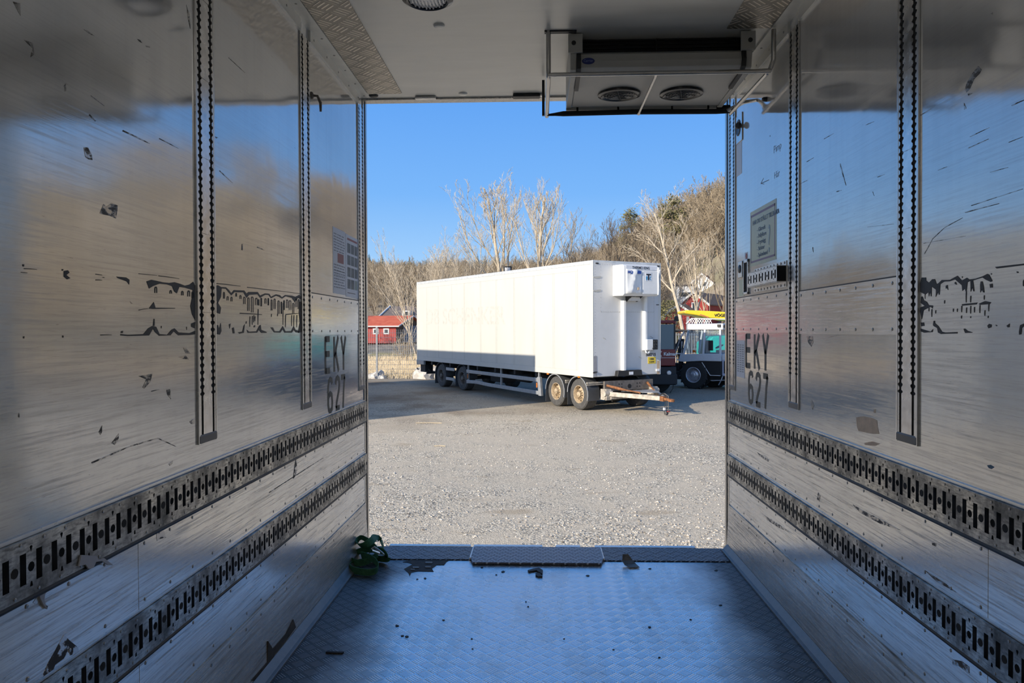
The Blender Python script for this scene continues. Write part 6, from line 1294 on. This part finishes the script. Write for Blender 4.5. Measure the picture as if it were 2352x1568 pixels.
# the leaning tree right of the trailer
p0, p1 = at(1582, 775, 52), at(1500, 410, 52)
mb = tree_mb(40, 12, .17, (12, 6, 5, 3), 1, .75, trop=.04, first=.4, rmin=.0075, lean=(-.26, 0), lens=(.5, .48, .47, .5), wob=.14)
o = mb.build('bare_tree', M['bark_pale']); tag(o, 'leaning pale bare tree rising to the left behind the right end of the trailer', 'tree')
o.location = (p0.x, 52, hz(p0.x, 52)); s_ = (p1.z-hz(p0.x, 52))/12; o.scale = (s_, s_, s_)
# bare woodland on the hill: a few kinds, copied
VAR = []
for k in range(9):
    mb = tree_mb(100+k, 11, .15, ((11, 7, 5), (12, 6, 5), (10, 8, 5))[k % 3], 1+(k % 3), (.7, .8, .62)[k % 3], first=.25, rmin=.013)
    VAR.append(mb)
me_ = [None]*9; rr = random.Random(77); cnt = 0
spots = []
for i in range(6000):
    y = 66+150*rr.random()**1.2; a = rr.uniform(-.215, .33); x = y*(a-.036)
    if a < -.04 and y < 104: continue
    if a < .075 and y < 112+30*rr.random(): continue
    if a > .195 and y < 130: continue
    if y < 72: continue
    if any(abs(x-q_[0])+.5*abs(y-q_[1]) < 1.5+y*.011 for q_ in spots): continue
    spots.append((x, y))
    if len(spots) >= 288: break
spots.sort(key=lambda q_: q_[1])
for i, (x, y) in enumerate(spots):
    k = rr.randrange(9)
    if me_[k] is None:
        o = VAR[k].build('woodland_tree', M[('bark_mid', 'bark_brush', 'bark_dark', 'bark_mid', 'bark_brush', 'bark_brush', 'bark_mid', 'bark_brush', 'bark_dark')[k]]); me_[k] = o.data
    else:
        o = bpy.data.objects.new('woodland_tree', me_[k]); COL.objects.link(o)
    s_ = rr.uniform(.6, .95)*(1-.15*(y > 120)); o.location = (x, y, hz(x, y)-.1); o.scale = (s_*1.1, s_*1.1, s_); o.rotation_euler = (0, 0, rr.random()*6.28)
    tag(o, 'bare brown leafless tree of the dense woodland covering the hillside', 'tree', 'woodland trees on the hillside')
# the rest of the wood, far off
LOW = [tree_mb(300+k, 10, .14, (9, 5, 3), 1+(k % 2), .75, first=.22, rmin=.03) for k in range(4)]
mb = MB()
def stamp(src, x, y, s):
    a = rr.random()*6.28; c_, n_ = math.cos(a)*s, math.sin(a)*s; z = hz(x, y)-.2; b_ = len(mb.v)
    mb.v += [Vector((x+v.x*c_-v.y*n_, y+v.x*n_+v.y*c_, z+v.z*s)) for v in src.v]; mb.f += [tuple(b_+j for j in f) for f in src.f]; mb.m += [0]*len(src.f)
for i in range(860):
    y = 95+165*rr.random(); x = y*(rr.uniform(-.26, .33)-.036)
    if y < 132 and not (.10 < x/y+.036 < .19): continue
    stamp(LOW[i % 4], x, y, rr.uniform(.55, .9))
for i in range(240):
    y = 124+75*rr.random()**1.4; stamp(LOW[i % 4], y*(rr.uniform(.17, .335)-.036), y, rr.uniform(.75, 1.1))
for i in range(330):                                     # thinner outside the view, for the reflections
    y = 60+100*rr.random(); sg = rr.choice((-1, 1, 1)); x = sg*y*rr.uniform(.33, 1.3); stamp(LOW[i % 4], x, y, rr.uniform(.8, 1.1))
tag(mb.build('distant_woodland', M['bark_brush']), 'mass of brown bare trees far up the hillside', 'woodland', kind='stuff')
# undergrowth
mb = MB(); src = [tree_mb(400+k, 3, .03, (7, 5), 5, .8, first=.1, rmin=.012) for k in range(3)]
for i in range(110):
    y = 50+35*rr.random(); x = y*(rr.uniform(-.24, .32)-.036)
    if (-25 < x < -6 and y > 56) or x/y > .16: continue
    stamp(src[i % 3], x, y, rr.uniform(.5, 1.1))
for i in range(60):
    y = 60+22*rr.random(); stamp(src[i % 3], y*(rr.uniform(.17, .32)-.036), y, rr.uniform(.35, .65))
tag(mb.build('undergrowth', M['bark_mid']), 'tangle of bare brown bushes at the foot of the woodland', 'undergrowth', kind='stuff')
# conifers
def conifer(seed, H, w_, tiers):
    rn = random.Random(seed); mb = MB(); mb.mi = 1; mb.tube([(0,0,-.2),(0,0,H*.95)], [.14,.02], 6, False); mb.mi = 0
    for t in range(tiers):
        f = t/(tiers-1); z = H*(.16+.82*f); r = w_*(1-f)**.8+.12; n = 15
        for k in range(n):
            a = 6.283*(k+rn.random()*.7)/n; l = r*rn.uniform(.75, 1.15); d = Vector((math.cos(a), math.sin(a), 0)); s_ = Vector((-d.y, d.x, 0))*l*.26
            dr = l*rn.uniform(.25, .5); mb.add([Vector((0,0,z)), d*l*.6+s_+Vector((0,0,z-dr*.5)), d*l+Vector((0,0,z-dr)), d*l*.6-s_+Vector((0,0,z-dr*.5)), d*l*.55+Vector((0,0,z-dr*.35+.06*H/tiers*3))], [(0,1,4),(1,2,4),(2,3,4),(3,0,4)])
    return mb
def pine(seed, H):
    rn = random.Random(seed); mb = MB(); mb.mi = 1; mb.tube([(0,0,-.2),(.1,0,H*.5),(0,.1,H*.95)], [.22,.15,.04], 7, False); mb.mi = 0
    for c in range(46):
        u = rn.random(); z = H*(.30+.68*u); r = 2.9*(1-u)**.6*math.sqrt(rn.random())+.1; a = rn.random()*6.283; p = Vector((r*math.cos(a), r*math.sin(a), z))
        for k in range(46):
            d = Vector((rn.gauss(0,1), rn.gauss(0,1), rn.gauss(0,.6))); q_ = p+d*.42; e = Vector((rn.uniform(-1,1), rn.uniform(-1,1), rn.uniform(-.2,1))).normalized()*rn.uniform(.14,.26); s_ = e.orthogonal()*.35
            mb.add([q_-e, q_+s_, q_+e, q_-s_], [(0,1,2,3)])
    return mb
CM = [[conifer(500+k, 10, 1.9, 26) for k in range(3)], [pine(510+k, 10) for k in range(2)]]
cme = {}
def put_conifer(kind, k, x, y, s_, label, group=None):
    key = (kind, k)
    if key not in cme:
        o = CM[kind][k].build('conifer', [M['needle' if kind == 0 else 'needle2'], M['bark_dark']]); cme[key] = o.data
    else: o = bpy.data.objects.new('conifer', cme[key]); COL.objects.link(o)
    o.location = (x, y, hz(x, y)-.2); o.scale = (s_, s_, s_); o.rotation_euler = (0, 0, rr.random()*6.28); return tag(o, label, 'tree', group)
for i in range(44):
    y = 236+rr.uniform(-12, 25); px = 840+430*rr.random()**1.3; p = at(px, 580, y); put_conifer(0, i % 3, p.x, y, rr.uniform(.75, 1.05), 'small dark conifer on the far ridge left of the tall bare trees', 'conifers along the far ridge')
for px, top, Y, kind, lab in ((1545, 446, 135, 1, 'broad yellow green conifer above the right end of the trailer'), (1450, 474, 160, 1, 'pale green conifer among bare trees over the cooling machine'), (1651, 421, 152, 0, 'dark spruce on the skyline left of the right door post'), (1664, 426, 150, 0, 'dark spruce on the skyline touching the right door post'), (1638, 438, 155, 0, 'dark spruce on the skyline, the leftmost of three'), (1578, 462, 150, 0, 'slim dark spruce on the skyline right of the broad yellow green conifer')):
    o = put_conifer(kind, int(px > 1500) if kind else rr.randrange(3), 0, 0, 1, lab); place_px(o, px, top, Y, 10.2)
# olive shrubs beside the trailer
def leafy(seed, w_, h_, n):
    rn = random.Random(seed); mb = MB()
    for i in range(n):
        a, u = rn.random()*6.283, rn.random(); r = w_/2*math.sqrt(rn.random())*(1-.5*u); p = Vector((r*math.cos(a), r*math.sin(a), u*h_)); s_ = rn.uniform(.05, .12)
        d = Vector((rn.uniform(-1,1), rn.uniform(-1,1), rn.uniform(-.3,1))).normalized()*s_; e_ = d.orthogonal()*.4; mb.add([p-d, p+e_, p+d, p-e_], [(0,1,2,3)])
    return mb
for px, py, Y, w_, h_, lab in ((1535, 690, 60, 3.2, 3.4, 'olive green bush right behind the front corner of the trailer'), (1660, 745, 62, 2.6, 2.2, 'dark green bush beside the yellow canopy'), (1512, 700, 64, 2.0, 3.0, 'thin olive bush half hidden by the trailer')):
    p = at(px, py, Y); t = thing('leafy_bush', lab, 'bush', (p.x, Y, hz(p.x, Y)))
    leafy(int(px), w_, max(h_, p.z-hz(p.x, Y)), 1500).build('foliage', M['needle2'], t); tree_mb(int(px)+1, h_, .05, (7, 4), 3, .7, first=.1, rmin=.012).build('stems', M['bark_mid'], t)
